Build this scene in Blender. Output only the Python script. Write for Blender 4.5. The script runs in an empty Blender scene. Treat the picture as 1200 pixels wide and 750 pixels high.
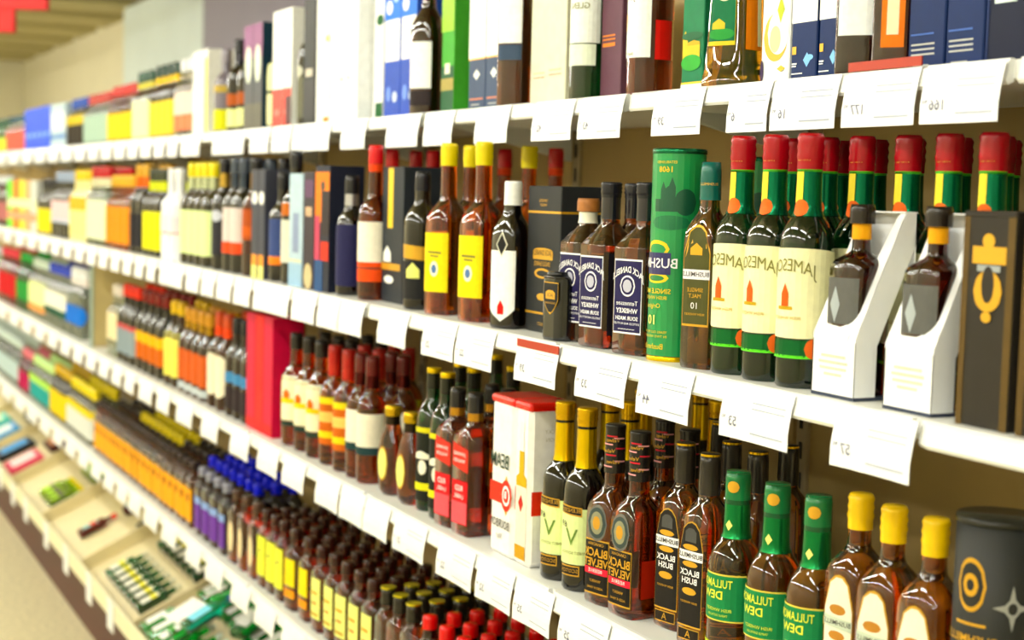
import bpy, bmesh, math, random
from math import sin, cos, pi, radians, atan2
from mathutils import Vector, Matrix
random.seed(7)
sc = bpy.context.scene
COL = sc.collection

# ------------------------------------------------------------------ camera
CAM = Vector((0.0, -1.09, 1.62))
RIGHT = Vector((0.43964471, 0.89779795, 0.02591088))
UP = Vector((-0.08445153, 0.01260017, 0.99634792))
FWD = Vector((-0.89419263, 0.44022731, -0.08136001))
FPX = 1800.0
cd = bpy.data.cameras.new('camera')
cam = bpy.data.objects.new('camera', cd)
COL.objects.link(cam)
m3 = Matrix((RIGHT, UP, -FWD)).transposed()
cam.matrix_world = Matrix.Translation(CAM) @ m3.to_4x4()
cd.sensor_width = 36.0
cd.lens = FPX / 1200.0 * 36.0
cd.clip_start = 0.02
cd.dof.use_dof = True
cd.dof.focus_distance = 2.08
cd.dof.aperture_fstop = 4.0
sc.camera = cam

# ------------------------------------------------------------------ world and exposure
w = bpy.data.worlds.new('no_sky_indoors')
sc.world = w
w.use_nodes = True
w.node_tree.nodes['Background'].inputs[0].default_value = (0, 0, 0, 1)
w.node_tree.nodes['Background'].inputs[1].default_value = 0.0
sc.view_settings.view_transform = 'Standard'
sc.view_settings.look = 'None'
sc.view_settings.exposure = -0.4
sc.view_settings.gamma = 1.0
sc.view_settings.use_curve_mapping = False
sc.cycles.use_denoising = True
sc.cycles.max_bounces = 8
sc.cycles.transmission_bounces = 6
sc.cycles.glossy_bounces = 3
sc.cycles.diffuse_bounces = 3
sc.cycles.caustics_refractive = False
sc.cycles.caustics_reflective = False
sc.cycles.sample_clamp_indirect = 6.0
TUBE_STRENGTH = 78.0

# ------------------------------------------------------------------ helpers
def lin(c):
    return tuple(((v / 12.92) if v <= 0.04045 else ((v + 0.055) / 1.055) ** 2.4) for v in c)
def hexc(h):
    return lin(tuple(int(h[i:i + 2], 16) / 255.0 for i in (0, 2, 4)))
import colorsys
def vivid(h, k):
    # the photograph is printed in strong colours: raise the saturation of every pigment alike
    hh, ss, vv = colorsys.rgb_to_hsv(*[int(h[i:i + 2], 16) / 255.0 for i in (0, 2, 4)])
    return lin(colorsys.hsv_to_rgb(hh, min(1.0, ss * k), vv))
MATS = {}
def mat(name, hx, rough=0.45, metal=0.0, trans=0.0, ior=1.45, coat=0.0, noise=0.0, nscale=40.0, bump=0.0, spec=0.5):
    if name in MATS:
        return MATS[name]
    m = bpy.data.materials.new(name)
    m.use_nodes = True
    nt = m.node_tree
    b = nt.nodes['Principled BSDF']
    c = vivid(hx, 1.45 if trans > 0.5 else 1.12)
    b.inputs['Base Color'].default_value = (*c, 1)
    b.inputs['Roughness'].default_value = rough
    b.inputs['Metallic'].default_value = metal
    b.inputs['Transmission Weight'].default_value = trans
    b.inputs['IOR'].default_value = ior
    b.inputs['Coat Weight'].default_value = coat
    b.inputs['Specular IOR Level'].default_value = spec
    if noise > 0:
        tc = nt.nodes.new('ShaderNodeTexCoord')
        n = nt.nodes.new('ShaderNodeTexNoise')
        n.inputs['Scale'].default_value = nscale
        n.inputs['Detail'].default_value = 5
        r = nt.nodes.new('ShaderNodeValToRGB')
        r.color_ramp.elements[0].color = (*[max(0, v * (1 - noise)) for v in c], 1)
        r.color_ramp.elements[1].color = (*[min(1, v * (1 + noise * 0.6)) for v in c], 1)
        r.color_ramp.elements[0].position = 0.32
        r.color_ramp.elements[1].position = 0.68
        nt.links.new(tc.outputs['Object'], n.inputs['Vector'])
        nt.links.new(n.outputs['Fac'], r.inputs['Fac'])
        nt.links.new(r.outputs['Color'], b.inputs['Base Color'])
        if bump > 0:
            bp = nt.nodes.new('ShaderNodeBump')
            bp.inputs['Strength'].default_value = bump
            bp.inputs['Distance'].default_value = 0.002
            nt.links.new(n.outputs['Fac'], bp.inputs['Height'])
            nt.links.new(bp.outputs['Normal'], b.inputs['Normal'])
    MATS[name] = m
    return m
def paper(hx):
    return mat('paper_' + hx, hx, 0.55, noise=0.05, nscale=120, spec=0.2)
def card(hx):
    return mat('card_' + hx, hx, 0.5, noise=0.06, nscale=60, spec=0.22)
def plastic(hx):
    return mat('plastic_' + hx, hx, 0.25, coat=0.12, spec=0.4)
def foil(hx):
    return mat('foil_' + hx, hx, 0.25, metal=0.8)
def glass(hx, t=0.8):
    if t >= 0.75:
        hx = ''.join('%02x' % int(255 * (int(hx[i:i + 2], 16) / 255.0) ** 0.72) for i in (0, 2, 4))
    return mat('glass_%s_%d' % (hx, int(t * 100)), hx, 0.02, trans=min(0.985, 0.72 + 0.35 * t), ior=1.34, coat=0.8, spec=0.6)
AMBER = glass('e08a1e', 0.82)
AMBER_RED = glass('d8741f', 0.75)
AMBER_DARK = glass('b0501c', 0.7)
RED_GLASS = glass('d0401a', 0.7)
BLACK_GLASS = glass('17120f', 0.3)
GREEN_GLASS = glass('1c4a2c', 0.6)
GREEN_LIT = glass('18a03c', 0.8)
CLEAR = mat('glass_clear', 'eef6f0', 0.03, trans=0.9, ior=1.36, coat=0.5)
ORANGE_GLASS = glass('f08010', 0.6)
STEEL_WHITE = mat('white_enamel_steel', 'f4f4ee', 0.35, noise=0.03, nscale=8, coat=0.2)
RAIL_WHITE = mat('white_plastic_rail', 'f6f7f4', 0.3)
TAG_PAPER = mat('price_card_paper', 'f5f7fa', 0.45, noise=0.02, nscale=30)
BEIGE = mat('beige_panel', 'bda36c', 0.55, noise=0.08, nscale=5)
TRAYCOL = mat('beige_tray', 'e6d9b0', 0.5, noise=0.06, nscale=9)

def link(name, me, material=None, parent=None, smooth=False):
    o = bpy.data.objects.new(name, me)
    COL.objects.link(o)
    if material is not None and not me.materials:
        me.materials.append(material)
    if smooth:
        for p in me.polygons:
            p.use_smooth = True
    if parent is not None:
        o.parent = parent
    return o
def mesh(name, V, F):
    me = bpy.data.meshes.new(name)
    me.from_pydata([tuple(v) for v in V], [], F)
    me.update()
    return me
def fix_normals(me):
    bm = bmesh.new(); bm.from_mesh(me)
    bmesh.ops.recalc_face_normals(bm, faces=bm.faces)
    bm.to_mesh(me); bm.free()
    return me
def thing(name, label, cat, group=None, loc=(0, 0, 0), rz=0.0):
    o = bpy.data.objects.new(name, None)
    o.empty_display_size = 0.03
    COL.objects.link(o)
    o.location = loc
    o.rotation_euler = (0, 0, rz)
    o['label'] = label; o['category'] = cat
    if group: o['group'] = group
    return o
def tag(o, label, cat, group=None, kind=None):
    o['label'] = label
    if cat: o['category'] = cat
    if group: o['group'] = group
    if kind: o['kind'] = kind
    return o
def dup(root, loc, rz, label=None):
    r = root.copy(); COL.objects.link(r)
    r.location = loc; r.rotation_euler = (0, 0, rz)
    if label: r['label'] = label
    for ch in list(root.children):
        c = ch.copy(); COL.objects.link(c); c.parent = r
        for g in list(ch.children):
            d = g.copy(); COL.objects.link(d); d.parent = c
    return r
def boxmesh(name, x0, x1, y0, y1, z0, z1, bev=0.0, seg=1):
    bm = bmesh.new()
    bmesh.ops.create_cube(bm, size=1.0)
    for v in bm.verts:
        v.co = Vector((x0 + (v.co.x + .5) * (x1 - x0), y0 + (v.co.y + .5) * (y1 - y0), z0 + (v.co.z + .5) * (z1 - z0)))
    if bev > 0:
        bmesh.ops.bevel(bm, geom=bm.edges[:], offset=bev, segments=seg, affect='EDGES', profile=0.5)
    me = bpy.data.meshes.new(name); bm.to_mesh(me); bm.free()
    return me
def proj(P):
    d = Vector(P) - CAM
    z = d.dot(FWD)
    return 600 + FPX * d.dot(RIGHT) / z
def X_at(px, z, y):
    lo, hi = -30.0, 2.0
    for _ in range(50):
        m = (lo + hi) / 2
        if proj((m, y, z)) < px: lo = m
        else: hi = m
    return m

# ---- writing: letters as mesh, printed mirrored as the photograph shows them
TXT = {}
def text_flat(s, bold=0.0):
    if (s, bold) in TXT:
        return TXT[(s, bold)]
    cu = bpy.data.curves.new('lettering', 'FONT')
    cu.body = s; cu.size = 1.0; cu.align_x = 'CENTER'; cu.align_y = 'CENTER'
    cu.resolution_u = 2; cu.offset = bold
    o = bpy.data.objects.new('tmp_text', cu); COL.objects.link(o)
    me = bpy.data.meshes.new_from_object(o)
    V = [(v.co.x, v.co.y) for v in me.vertices]
    F = [tuple(p.vertices) for p in me.polygons]
    bpy.data.objects.remove(o); bpy.data.curves.remove(cu); bpy.data.meshes.remove(me)
    TXT[(s, bold)] = (V, F)
    return V, F

# ------------------------------------------------------------------ bottle builder
def chaikin(P, it=2):
    for _ in range(it):
        Q = [P[0]]
        for a, b in zip(P[:-1], P[1:]):
            Q.append((a[0] * .75 + b[0] * .25, a[1] * .75 + b[1] * .25))
            Q.append((a[0] * .25 + b[0] * .75, a[1] * .25 + b[1] * .75))
        Q.append(P[-1]); P = Q
    return P
class Surf:
    """outer surface of a bottle: half width by height, squareness and depth ratio that fade to round at the neck"""
    def __init__(s, pts, sq=2.0, asp=1.0, zs=0.1, zn=0.2, smooth=2):
        s.P = chaikin(pts, smooth); s.sq = sq; s.asp = asp; s.zs = zs; s.zn = zn
    def r(s, z):
        P = s.P
        if z <= P[0][0]: return P[0][1]
        for a, b in zip(P[:-1], P[1:]):
            if a[0] <= z <= b[0]:
                t = (z - a[0]) / max(1e-9, b[0] - a[0]); return a[1] + t * (b[1] - a[1])
        return P[-1][1]
    def fade(s, z):
        t = (z - s.zs) / max(1e-6, s.zn - s.zs); t = max(0, min(1, t)); return t * t * (3 - 2 * t)
    def nb(s, z):
        t = s.fade(z); return s.sq + (2 - s.sq) * t, s.asp + (1 - s.asp) * t
    def pt(s, phi, z, off=0.0):
        a = s.r(z); n, asp = s.nb(z); b = a * asp
        rho = (abs(sin(phi) / a) ** n + abs(cos(phi) / b) ** n) ** (-1.0 / n) + off
        return (rho * sin(phi), -rho * cos(phi), z)
    def phi(s, u, z, pc):
        n, asp = s.nb(z); a = s.r(z)
        if n > 2.6:
            b = a * asp if abs(cos(pc)) > 0.5 else a
            return pc + atan2(u, b)
        return pc + u / a
def body_mesh(S, H, seg=28):
    zs = sorted(set([round(p[0], 5) for p in S.P if p[0] < H - 1e-6] + [H]))
    V, F = [], []
    ph = [2 * pi * i / seg for i in range(seg)]
    if S.sq > 3:
        ph = []
        for q in range(4):
            for t in (-.5, -.38, -.29, -.25, -.21, -.12, 0.0):
                ph.append(q * pi / 2 + t * pi / 2 + pi / 4)
        ph = ph[:]
    n = len(ph)
    for z in zs:
        for p in ph: V.append(S.pt(p, z))
    for i in range(len(zs) - 1):
        for j in range(n):
            F.append((i * n + j, i * n + (j + 1) % n, (i + 1) * n + (j + 1) % n, (i + 1) * n + j))
    F.append(tuple(reversed(range(n)))); F.append(tuple((len(zs) - 1) * n + j for j in range(n)))
    return mesh('glass_body', V, F)
def ring_mesh(S, z0, z1, off, seg=28, nz=6, ridges=0, cap=True, taper=0.0):
    V, F = [], []
    zz = [z0 + (z1 - z0) * i / nz for i in range(nz + 1)]
    for i, z in enumerate(zz):
        o = off * (1 - taper * i / nz)
        if ridges and i % 2 == 1 and i > 1: o += 0.0013
        if cap and i == nz:
            o -= 0.0012
        for j in range(seg): V.append(S.pt(2 * pi * j / seg, z, o))
    for i in range(nz):
        for j in range(seg):
            F.append((i * seg + j, i * seg + (j + 1) % seg, (i + 1) * seg + (j + 1) % seg, (i + 1) * seg + j))
    if cap: F.append(tuple(nz * seg + j for j in range(seg)))
    return mesh('ring', V, F)
def shape_v(shape, u):
    """lower and upper edge (-1..1) of a label shape in column u (-1..1)"""
    k = math.sqrt(max(0.0, 1 - u * u))
    if shape == 'oval': return -k, k
    if shape == 'arch': return -1.0, 1 - 0.55 * (1 - k)
    if shape == 'arch2': return -1 + 0.12 * (1 - k), 1 - 0.3 * (1 - k)
    if shape == 'diamond': return -(1 - abs(u)), 1 - abs(u)
    if shape == 'shield': return -1 + 0.9 * abs(u) ** 1.5, 1.0
    if shape == 'point': return -1 + 0.35 * abs(u), 1.0
    if shape == 'slant': return -1 - 0.25 * u, 1 - 0.25 * u
    if shape == 'house': return -1.0, 1 - 0.9 * abs(u)
    return -1.0, 1.0
def patch_mesh(S, z0, z1, w, shape='rect', pc=0.0, off=0.0006, nz=3, uc=0.0):
    zc, hz = (z0 + z1) / 2, (z1 - z0) / 2
    nu = max(4, min(22, int(w / 0.0035)))
    if shape == 'oval': nu = max(nu, 10)
    V, F = [], []
    for i in range(nu + 1):
        u = -1 + 2 * i / nu
        a, b = shape_v(shape, u)
        ph = S.phi(u * w + uc, zc, pc)
        for k in range(nz + 1):
            V.append(S.pt(ph, zc + hz * (a + (b - a) * k / nz), off))
    for i in range(nu):
        for k in range(nz):
            a = i * (nz + 1) + k
            F.append((a, a + nz + 1, a + nz + 2, a + 1))
    return mesh('paper_label', V, F)
def text_on(S, s, size, z, pc=0.0, off=0.0013, bold=0.0, arc=0.0, uc=0.0, sx=1.0):
    V0, F = text_flat(s, bold)
    V = []
    for x, y in V0:
        u = -x * size * sx
        zz = z + y * size - arc * (u * u)
        V.append(S.pt(S.phi(u + uc, z, pc), zz, off))
    return mesh('lettering', V, F)

def std_profile(H, r, zs, zn, rn, rt=None, base=0.92):
    rt = rt or rn * 0.95
    d = zn - zs
    return [(0.0, r * base), (0.003, r * .985), (0.008, r), (zs * .6, r), (zs, r), (zs + .34 * d, r * .93),
            (zs + .62 * d, r * .55 + rn * .45), (zn - .12 * d, rn * 1.12), (zn + .1 * d, rn), (H - 0.01, rt), (H, rt)]

def bottle(name, label, group, H, r, zs, zn, rn, gl, cap=None, sq=2.0, asp=1.0, wraps=(), labels=(), texts=(), pts=None,
           cat='bottle', capname='screw_cap', smooth=2, seg=28, rt=None):
    """cap=(z0, mat, extra radius, ridges); wraps=(z0,z1,mat,name); labels=(z0,z1,halfwidth,mat,shape,phi,off,name,parent); texts=(str,size,z,mat,phi,label index,arc,bold,sx)"""
    S = Surf(pts or std_profile(H, r, zs, zn, rn, rt), sq, asp, zs, zn, smooth)
    t = thing(name, label, cat, group)
    link('glass_body', body_mesh(S, H - 0.001, seg), gl, t, True)
    if cap:
        z0, cm, ex, rid = cap
        link(capname, ring_mesh(S, z0, H, ex, nz=8 if rid else 4, ridges=rid), cm, t, True)
    for (z0, z1, wm, nm) in wraps:
        link(nm, ring_mesh(S, z0, z1, 0.0007, nz=8, cap=False), wm, t, True)
    L = []
    for l in labels:
        z0, z1, hw, lm = l[:4]
        shp = l[4] if len(l) > 4 else 'rect'
        pc = radians(l[5]) if len(l) > 5 else 0.0
        off = l[6] if len(l) > 6 else 0.0006
        nm = l[7] if len(l) > 7 else 'paper_label'
        par = L[l[8]] if len(l) > 8 else t
        o = link(nm, patch_mesh(S, z0, z1, hw, shp, pc, off, nz=6 if z0 > zs or z1 > zs else 3), lm, par)
        L.append(o)
    for x in texts:
        s, size, z, tm = x[:4]
        pc = radians(x[4]) if len(x) > 4 else 0.0
        idx = x[5] if len(x) > 5 else 0
        arc = x[6] if len(x) > 6 else 0.0
        bold = x[7] if len(x) > 7 else 0.0
        sx = x[8] if len(x) > 8 else 1.0
        par = t
        if idx is not None and L:
            par = L[idx]
            if par.parent is not t: par = par.parent
        link('lettering', text_on(S, s, size, z, pc, 0.0015, bold, arc, 0.0, sx), tm, par)
    t['_d'] = 2 * r; t['_dy'] = 2 * r * asp; t['_h'] = H
    return t

# ------------------------------------------------------------------ carton builder
def carton(name, label, group, wd, dp, h, m, front=(), side=(), texts=(), stexts=(), cat='box', bev=0.0015, lid=None):
    """front/side decals: (u0,u1,v0,v1,mat,shape,name) in 0..1 of the face; texts: (str,size,u,v,mat,bold,sx)"""
    t = thing(name, label, cat, group)
    link('carton_body', boxmesh('carton_body', -wd / 2, wd / 2, -dp / 2, dp / 2, 0, h, bev), m, t)
    if lid:
        lh, lm = lid
        link('lid', boxmesh('lid', -wd / 2 - .001, wd / 2 + .001, -dp / 2 - .001, dp / 2 + .001, h - lh, h + .001, bev), lm, t)
    def put(face, decs, txs):
        W = wd if face == 'f' else dp
        k = 0
        prev = None
        for d in decs:
            u0, u1, v0, v1, dm = d[:5]
            shp = d[5] if len(d) > 5 else 'rect'
            nm = d[6] if len(d) > 6 else 'printed_panel'
            uc, hu = (u0 + u1) / 2, (u1 - u0) / 2
            vc, hv = (v0 + v1) / 2 * h, (v1 - v0) / 2 * h
            nu = 1 if shp in ('rect', 'slant') else 14
            off = 0.0005 + 0.00015 * k; k += 1
            V, F = [], []
            for i in range(nu + 1):
                u = -1 + 2 * i / nu
                a, b = shape_v(shp, u)
                for q in (a, b):
                    s = (uc + u * hu - .5) * W; zz = vc + hv * q
                    V.append((s, -dp / 2 - off, zz) if face == 'f' else (wd / 2 + off, s, zz))
            for i in range(nu): F.append((2 * i, 2 * i + 2, 2 * i + 3, 2 * i + 1))
            prev = link(nm, mesh(nm, V, F), dm, t)
        for x in txs:
            s0, size, u, v, tm = x[:5]
            bold = x[5] if len(x) > 5 else 0.0
            sx = x[6] if len(x) > 6 else 1.0
            V0, F = text_flat(s0, bold)
            V = []
            for a, b in V0:
                s = (u - .5) * W - a * size * sx; zz = v * h + b * size
                V.append((s, -dp / 2 - .0022, zz) if face == 'f' else (wd / 2 + .0022, s, zz))
            link('lettering', mesh('lettering', V, F), tm, t)
    put('f', front, texts); put('r', side, stexts)
    t['_d'] = wd; t['_dy'] = dp; t['_h'] = h
    return t

# ------------------------------------------------------------------ shelving and setting
ZS = {1: 1.777, 2: 1.397, 3: 1.018, 4: 0.636}
YS = {1: 0.11, 2: 0.0, 3: 0.0, 4: 0.0}
SEAM0, BAY = -1.238, 0.803
YB = 0.45

def struct(name, me, m, label):
    o = link(name, me, m)
    o['kind'] = 'structure'; o['label'] = label
    return o
fl = mat('speckled_floor', 'd9cfae', 0.55, noise=0.22, nscale=55, bump=0.05)
struct('floor', boxmesh('floor', -18, 3, -4.5, 1.6, -0.05, 0), fl, 'beige speckled shop floor of the aisle')
WALL = mat('cream_wall', 'e9e2c6', 0.7, noise=0.03, nscale=3)
struct('wall_back', boxmesh('wall_back', -18, 3, 1.6, 1.7, 0, 3.15), WALL, 'cream shop wall behind the shelving')
struct('wall_far', boxmesh('wall_far', -18.1, -18, -4.5, 1.7, 0, 3.15), WALL, 'cream end wall of the shop')
struct('wall_front', boxmesh('wall_front', -18.1, 3.1, -4.6, -4.5, 0, 3.15), WALL, 'cream shop wall across the aisle')
struct('wall_near', boxmesh('wall_near', 3, 3.1, -4.5, 1.7, 0, 3.15), WALL, 'cream shop wall behind the viewer')
slat_m = mat('ceiling_slat', 'b3a878', 0.6, noise=0.06, nscale=3)
cl = struct('ceiling', boxmesh('ceiling', -18.1, 3.1, -4.6, 1.7, 3.15, 3.2), slat_m, 'slatted olive beige shop ceiling')
sl = boxmesh('ceiling_slat', -0.36, 0.36, -4.5, 1.6, 2.95, 3.15)
sl.materials.append(slat_m)
for k in range(19):
    o = link('ceiling_slat', sl, None, cl); o.location = (-17.5 + k * 1.1, 0, 0)
# bright column and mauve board against the back wall
struct('trim_1', boxmesh('trim_1', -11.9, -9.35, 1.42, 1.6, 0, 2.95, .01), mat('pale_blue_column', 'dfe9e4', 0.6, noise=0.03, nscale=3), 'pale blue white column on the back wall')
struct('trim_2', boxmesh('trim_2', -9.35, -6.4, 1.36, 1.6, 0, 2.95, .01), mat('mauve_board', '8f8893', 0.6, noise=0.04, nscale=3), 'mauve grey wall board behind the top shelf')

def shelf_profile_mesh(x0, x1, z, y0):
    return boxmesh('shelf', x0, x1, y0, YB - .01, z - 0.022, z, 0.002)
def rail_mesh(x0, x1, z, y0):
    # price rail: lip, sloping face, and cut-back ends
    pr = [(y0 + .0, z + .001), (y0 - .006, z + .001), (y0 - .013, z - .003), (y0 - .017, z - .023), (y0 - .014, z - .027), (y0, z - .024)]
    V, F = [], []
    n = len(pr)
    for x, e in ((x0 + .008, 1), (x0 + .026, 0), (x1 - .026, 0), (x1 - .008, 1)):
        for (y, zz) in pr:
            V.append((x, y + (.006 if e and y < y0 - .008 else 0), zz))
    for i in range(3):
        for j in range(n):
            F.append((i * n + j, (i + 1) * n + j, (i + 1) * n + (j + 1) % n, i * n + (j + 1) % n))
    F.append(tuple(range(n))); F.append(tuple(reversed(range(3 * n, 4 * n))))
    return fix_normals(mesh('price_rail', V, F))
DARK = mat('dark_slot', '2a241c', 0.7)
KICK = mat('brown_kickplate', '4a2018', 0.5, noise=0.1, nscale=6)
bay0 = None
def make_bay(cx):
    t = thing('shelving_bay', 'white steel shelving bay with four shelves and beige back panel', 'shelf', 'shelving bays joined in one long run', (cx, 0, 0))
    h = BAY / 2
    for k in (1, 2, 3, 4):
        s = link('shelf', shelf_profile_mesh(-h + .001, h - .001, ZS[k], YS[k]), STEEL_WHITE, t)
        link('price_rail', rail_mesh(-h, h, ZS[k], YS[k]), RAIL_WHITE, s)
        for sx in (-1, 1):
            V = [(sx * (h - .006) - .002, a, b) for a, b in ((YB - .015, ZS[k] - .022), (YS[k] + .05, ZS[k] - .022), (YB - .015, ZS[k] - .085))]
            V += [(v[0] + .004, v[1], v[2]) for v in V]
            link('bracket', mesh('bracket', V, [(0, 1, 2), (5, 4, 3), (0, 3, 4, 1), (1, 4, 5, 2), (2, 5, 3, 0)]), STEEL_WHITE, s)
    link('back_panel', boxmesh('back_panel', -h + .02, h - .02, YB, YB + .02, 0.1, 2.05), BEIGE, t)
    up = link('upright', boxmesh('upright', -h - .001, -h + .028, YB - .008, YB + .03, 0, 2.06, .002), mat('beige_steel', 'b0a080', .4, noise=.05), t)
    V, F = [], []
    for i in range(36):
        z = .15 + i * .05; b = len(V)
        V += [(-h + .008, YB - .0085, z), (-h + .018, YB - .0085, z), (-h + .018, YB - .0085, z + .028), (-h + .008, YB - .0085, z + .028)]
        F.append((b, b + 1, b + 2, b + 3))
    link('slot_row', mesh('slot_row', V, F), DARK, up)
    # sloping bottom tray
    V = [(-h + .004, -.12, .30), (h - .004, -.12, .30), (h - .004, YB, .565), (-h + .004, YB, .565)]
    V += [(v[0], v[1], v[2] - .012) for v in V]
    tr = link('bottom_tray', mesh('bottom_tray', V, [(0, 1, 2, 3), (7, 6, 5, 4), (0, 4, 5, 1), (1, 5, 6, 2), (2, 6, 7, 3), (3, 7, 4, 0)]), TRAYCOL, t)
    link('tray_lip', boxmesh('tray_lip', -h + .004, h - .004, -.128, -.12, .285, .345, .002), mat('cream_lip', 'f0eccb', .4, noise=.03), tr)
    V = [(-h + .004, -.12, .30), (-h + .004, -.12, .345), (-h + .004, YB, .625), (-h + .004, YB, .565)]
    V += [(v[0] + .012, v[1], v[2]) for v in V]
    link('partition', fix_normals(mesh('partition', V, [(0, 1, 2, 3), (7, 6, 5, 4), (0, 4, 5, 1), (1, 5, 6, 2), (2, 6, 7, 3), (3, 7, 4, 0)])), TRAYCOL, tr)
    link('kickplate', boxmesh('kickplate', -h, h, -.03, -.02, 0, .285), KICK, t)
    return t
NB = 13
bays = []
BAY_HOLDS = {-1: 'the brown crested carton', 0: 'the green gift tube', 1: 'the white gift tins', 2: 'the amber bottles with yellow bands', 3: 'the magenta cartons', 4: 'the neat row of banded miniatures', 5: 'the single red miniatures', 6: 'the lime miniatures', 7: 'the pink packet', 8: 'the sky blue packet'}
for k in range(-1, NB):
    cx = SEAM0 - BAY / 2 - k * BAY
    if bay0 is None: bay0 = make_bay(cx); bays.append(bay0)
    else: bays.append(dup(bay0, (cx, 0, 0), 0))
    bays[-1]['label'] = 'white steel shelving bay holding ' + BAY_HOLDS[k] if k in BAY_HOLDS else 'white steel shelving bay at the far end of the run'

# bare fluorescent batten lamps over the aisle
lamp_h = mat('lamp_housing', 'e8e8e4', .5)
tube_m = bpy.data.materials.new('fluorescent_tube'); tube_m.use_nodes = True
_b = tube_m.node_tree.nodes['Principled BSDF']
_b.inputs['Emission Color'].default_value = (1.0, 1.0, 0.92, 1); _b.inputs['Emission Strength'].default_value = TUBE_STRENGTH
lamp0 = None
def make_lamp():
    t = thing('ceiling_lamp_offscreen', 'long white fluorescent batten lamp above the aisle', 'lamp', 'fluorescent lamps above the aisle')
    link('housing', boxmesh('housing', -.65, .65, -.025, .025, .02, .06, .004), lamp_h, t)
    link('stem', boxmesh('stem', -.4, .4, -.008, .008, .06, .2), lamp_h, t)
    for s in (-1, 1):
        V, F = [], []
        for i in range(2):
            for j in range(10):
                V.append((-.6 + 1.2 * i, s * .045 + .018 * cos(j * pi / 5), -.01 + .018 * sin(j * pi / 5)))
        for j in range(10): F.append((j, (j + 1) % 10, 10 + (j + 1) % 10, 10 + j))
        link('tube_offscreen', mesh('tube', V, F), tube_m, t)
    return t
for row, yy in enumerate((-1.35, -3.4)):
    for k in range(11):
        x = 1.2 - k * 1.7
        if lamp0 is None: lamp0 = make_lamp(); lamp0.location = (x, yy, 2.8)
        else: dup(lamp0, (x, yy, 2.8), 0)

# red hanging sign at the far end of the aisle
t = thing('hanging_sign', 'red hanging sign below the slatted ceiling', 'sign', None, (-6.2, 0.5, 2.38))
RED = mat('sign_red', 'd80c04', .5)
def sign_pt(px, py, dist):
    d = (FWD + RIGHT * ((px - 600) / FPX) - UP * ((py - 375) / FPX)) * dist
    return CAM + d
a = sign_pt(-40, -40, 6.0); b = sign_pt(57, 12, 6.0); c2 = sign_pt(18, 38, 6.0)
t.location = (b.x, b.y, c2.z)
t.rotation_euler = (0, 0, atan2(RIGHT.y, RIGHT.x))
wb = (b - a).length
link('upper_panel', boxmesh('upper_panel', -.42, 0, -.015, .015, b.z - c2.z, b.z - c2.z + .30, .003), RED, t)
link('lower_panel', boxmesh('lower_panel', -.42, -(b - c2).dot(RIGHT), -.015, .015, 0, b.z - c2.z, .003), RED, t)
for xx in (-.36, -.06):
    link('hanger', boxmesh('hanger', xx - .004, xx + .004, -.004, .004, b.z - c2.z + .30, 2.95 - c2.z), mat('hanger_steel', '999999', .3, metal=.8), t)

# ------------------------------------------------------------------ placing goods on shelves
USED = set()
def put(proto, shelf, x, y, rot=0.0, label=None):
    loc = (x, y, ZS[shelf] + 0.0003)
    rz = radians(rot + random.uniform(-4, 4))
    if proto.name not in USED:
        USED.add(proto.name); proto.location = loc; proto.rotation_euler = (0, 0, rz); return proto
    return dup(proto, loc, rz, label)
def front_y(proto, shelf):
    return YS[shelf] + 0.014 + proto['_dy'] / 2
def back_label(s):
    return s if 'back row' in s else s.split(',')[0] + ', in a back row'
def tops(proto, shelf, lst, rot=0.0):
    """lst of (pixel column of the cap, y of the axis or None for the front row)"""
    out = []
    for px, y in lst:
        y = front_y(proto, shelf) if y is None else y
        o = put(proto, shelf, X_at(px, ZS[shelf] + proto['_h'], y), y, rot)
        if y > .1 and len(lst) > 1: o['label'] = back_label(proto['label'])
        out.append(o)
    return out
def fit_scale(o, k):
    if k < 1: o.scale = (k, k, 1)
def fill(proto, shelf, pl, pr, rows=1, rot=0.0, gap=0.003, n=None, yg=0.003):
    """a row of equal goods between two pixel columns, as many as fit side by side; copies behind it for more rows"""
    y = front_y(proto, shelf)
    xl, xr = X_at(pl, ZS[shelf], y), X_at(pr, ZS[shelf], y)
    p = proto['_d'] + gap
    k = n or max(1, int((xr - xl) / p + 0.12))
    sc_ = min(1.0, (xr - xl) / k / p) if n is None else 1.0
    step = (xr - xl) / k
    x0 = xl + step / 2
    for q in range(rows):
        for i in range(k):
            o = put(proto, shelf, x0 + i * step, y + q * (proto['_dy'] + yg) + random.uniform(0, .002), rot, back_label(proto['label']) if q else None)
            fit_scale(o, sc_)
def box_at(shelf, pl, pr, dp, h, name, label, group, m, **kw):
    y0 = YS[shelf] + kw.pop('y', 0.05 if shelf == 1 and pl < 1060 else 0.016)
    ym = YS[shelf] + 0.05 if pr < 440 else y0
    if pr < 440: y0 = YS[shelf] + 0.016
    xl, xr = X_at(pl, ZS[shelf], ym), X_at(pr, ZS[shelf], ym)
    wd = xr - xl - 0.003
    t = carton(name, label, group, wd, dp, h, m, **kw)
    t.location = ((xl + xr) / 2, y0 + dp / 2, ZS[shelf] + .0003)
    return t

GOLD = mat('gold_print', 'd8a93a', .35, metal=.35)
GOLDF = foil('e0b81e')
YEL = paper('f2dc10'); PALEY = paper('eef08a'); CREAM = paper('f3f0dc'); WHITE = paper('f7f8f5'); BLACKP = paper('1a1a1c')
INK = mat('ink_black', '1b1b1b', .5); INKG = mat('ink_olive', '77742a', .5); INKW = mat('ink_white', 'f4f4f6', .5)
REDP = paper('d8261c'); ORANGEP = paper('f08a1a'); GREENP = paper('1d7a45'); NAVY = paper('1c2a58')

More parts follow.
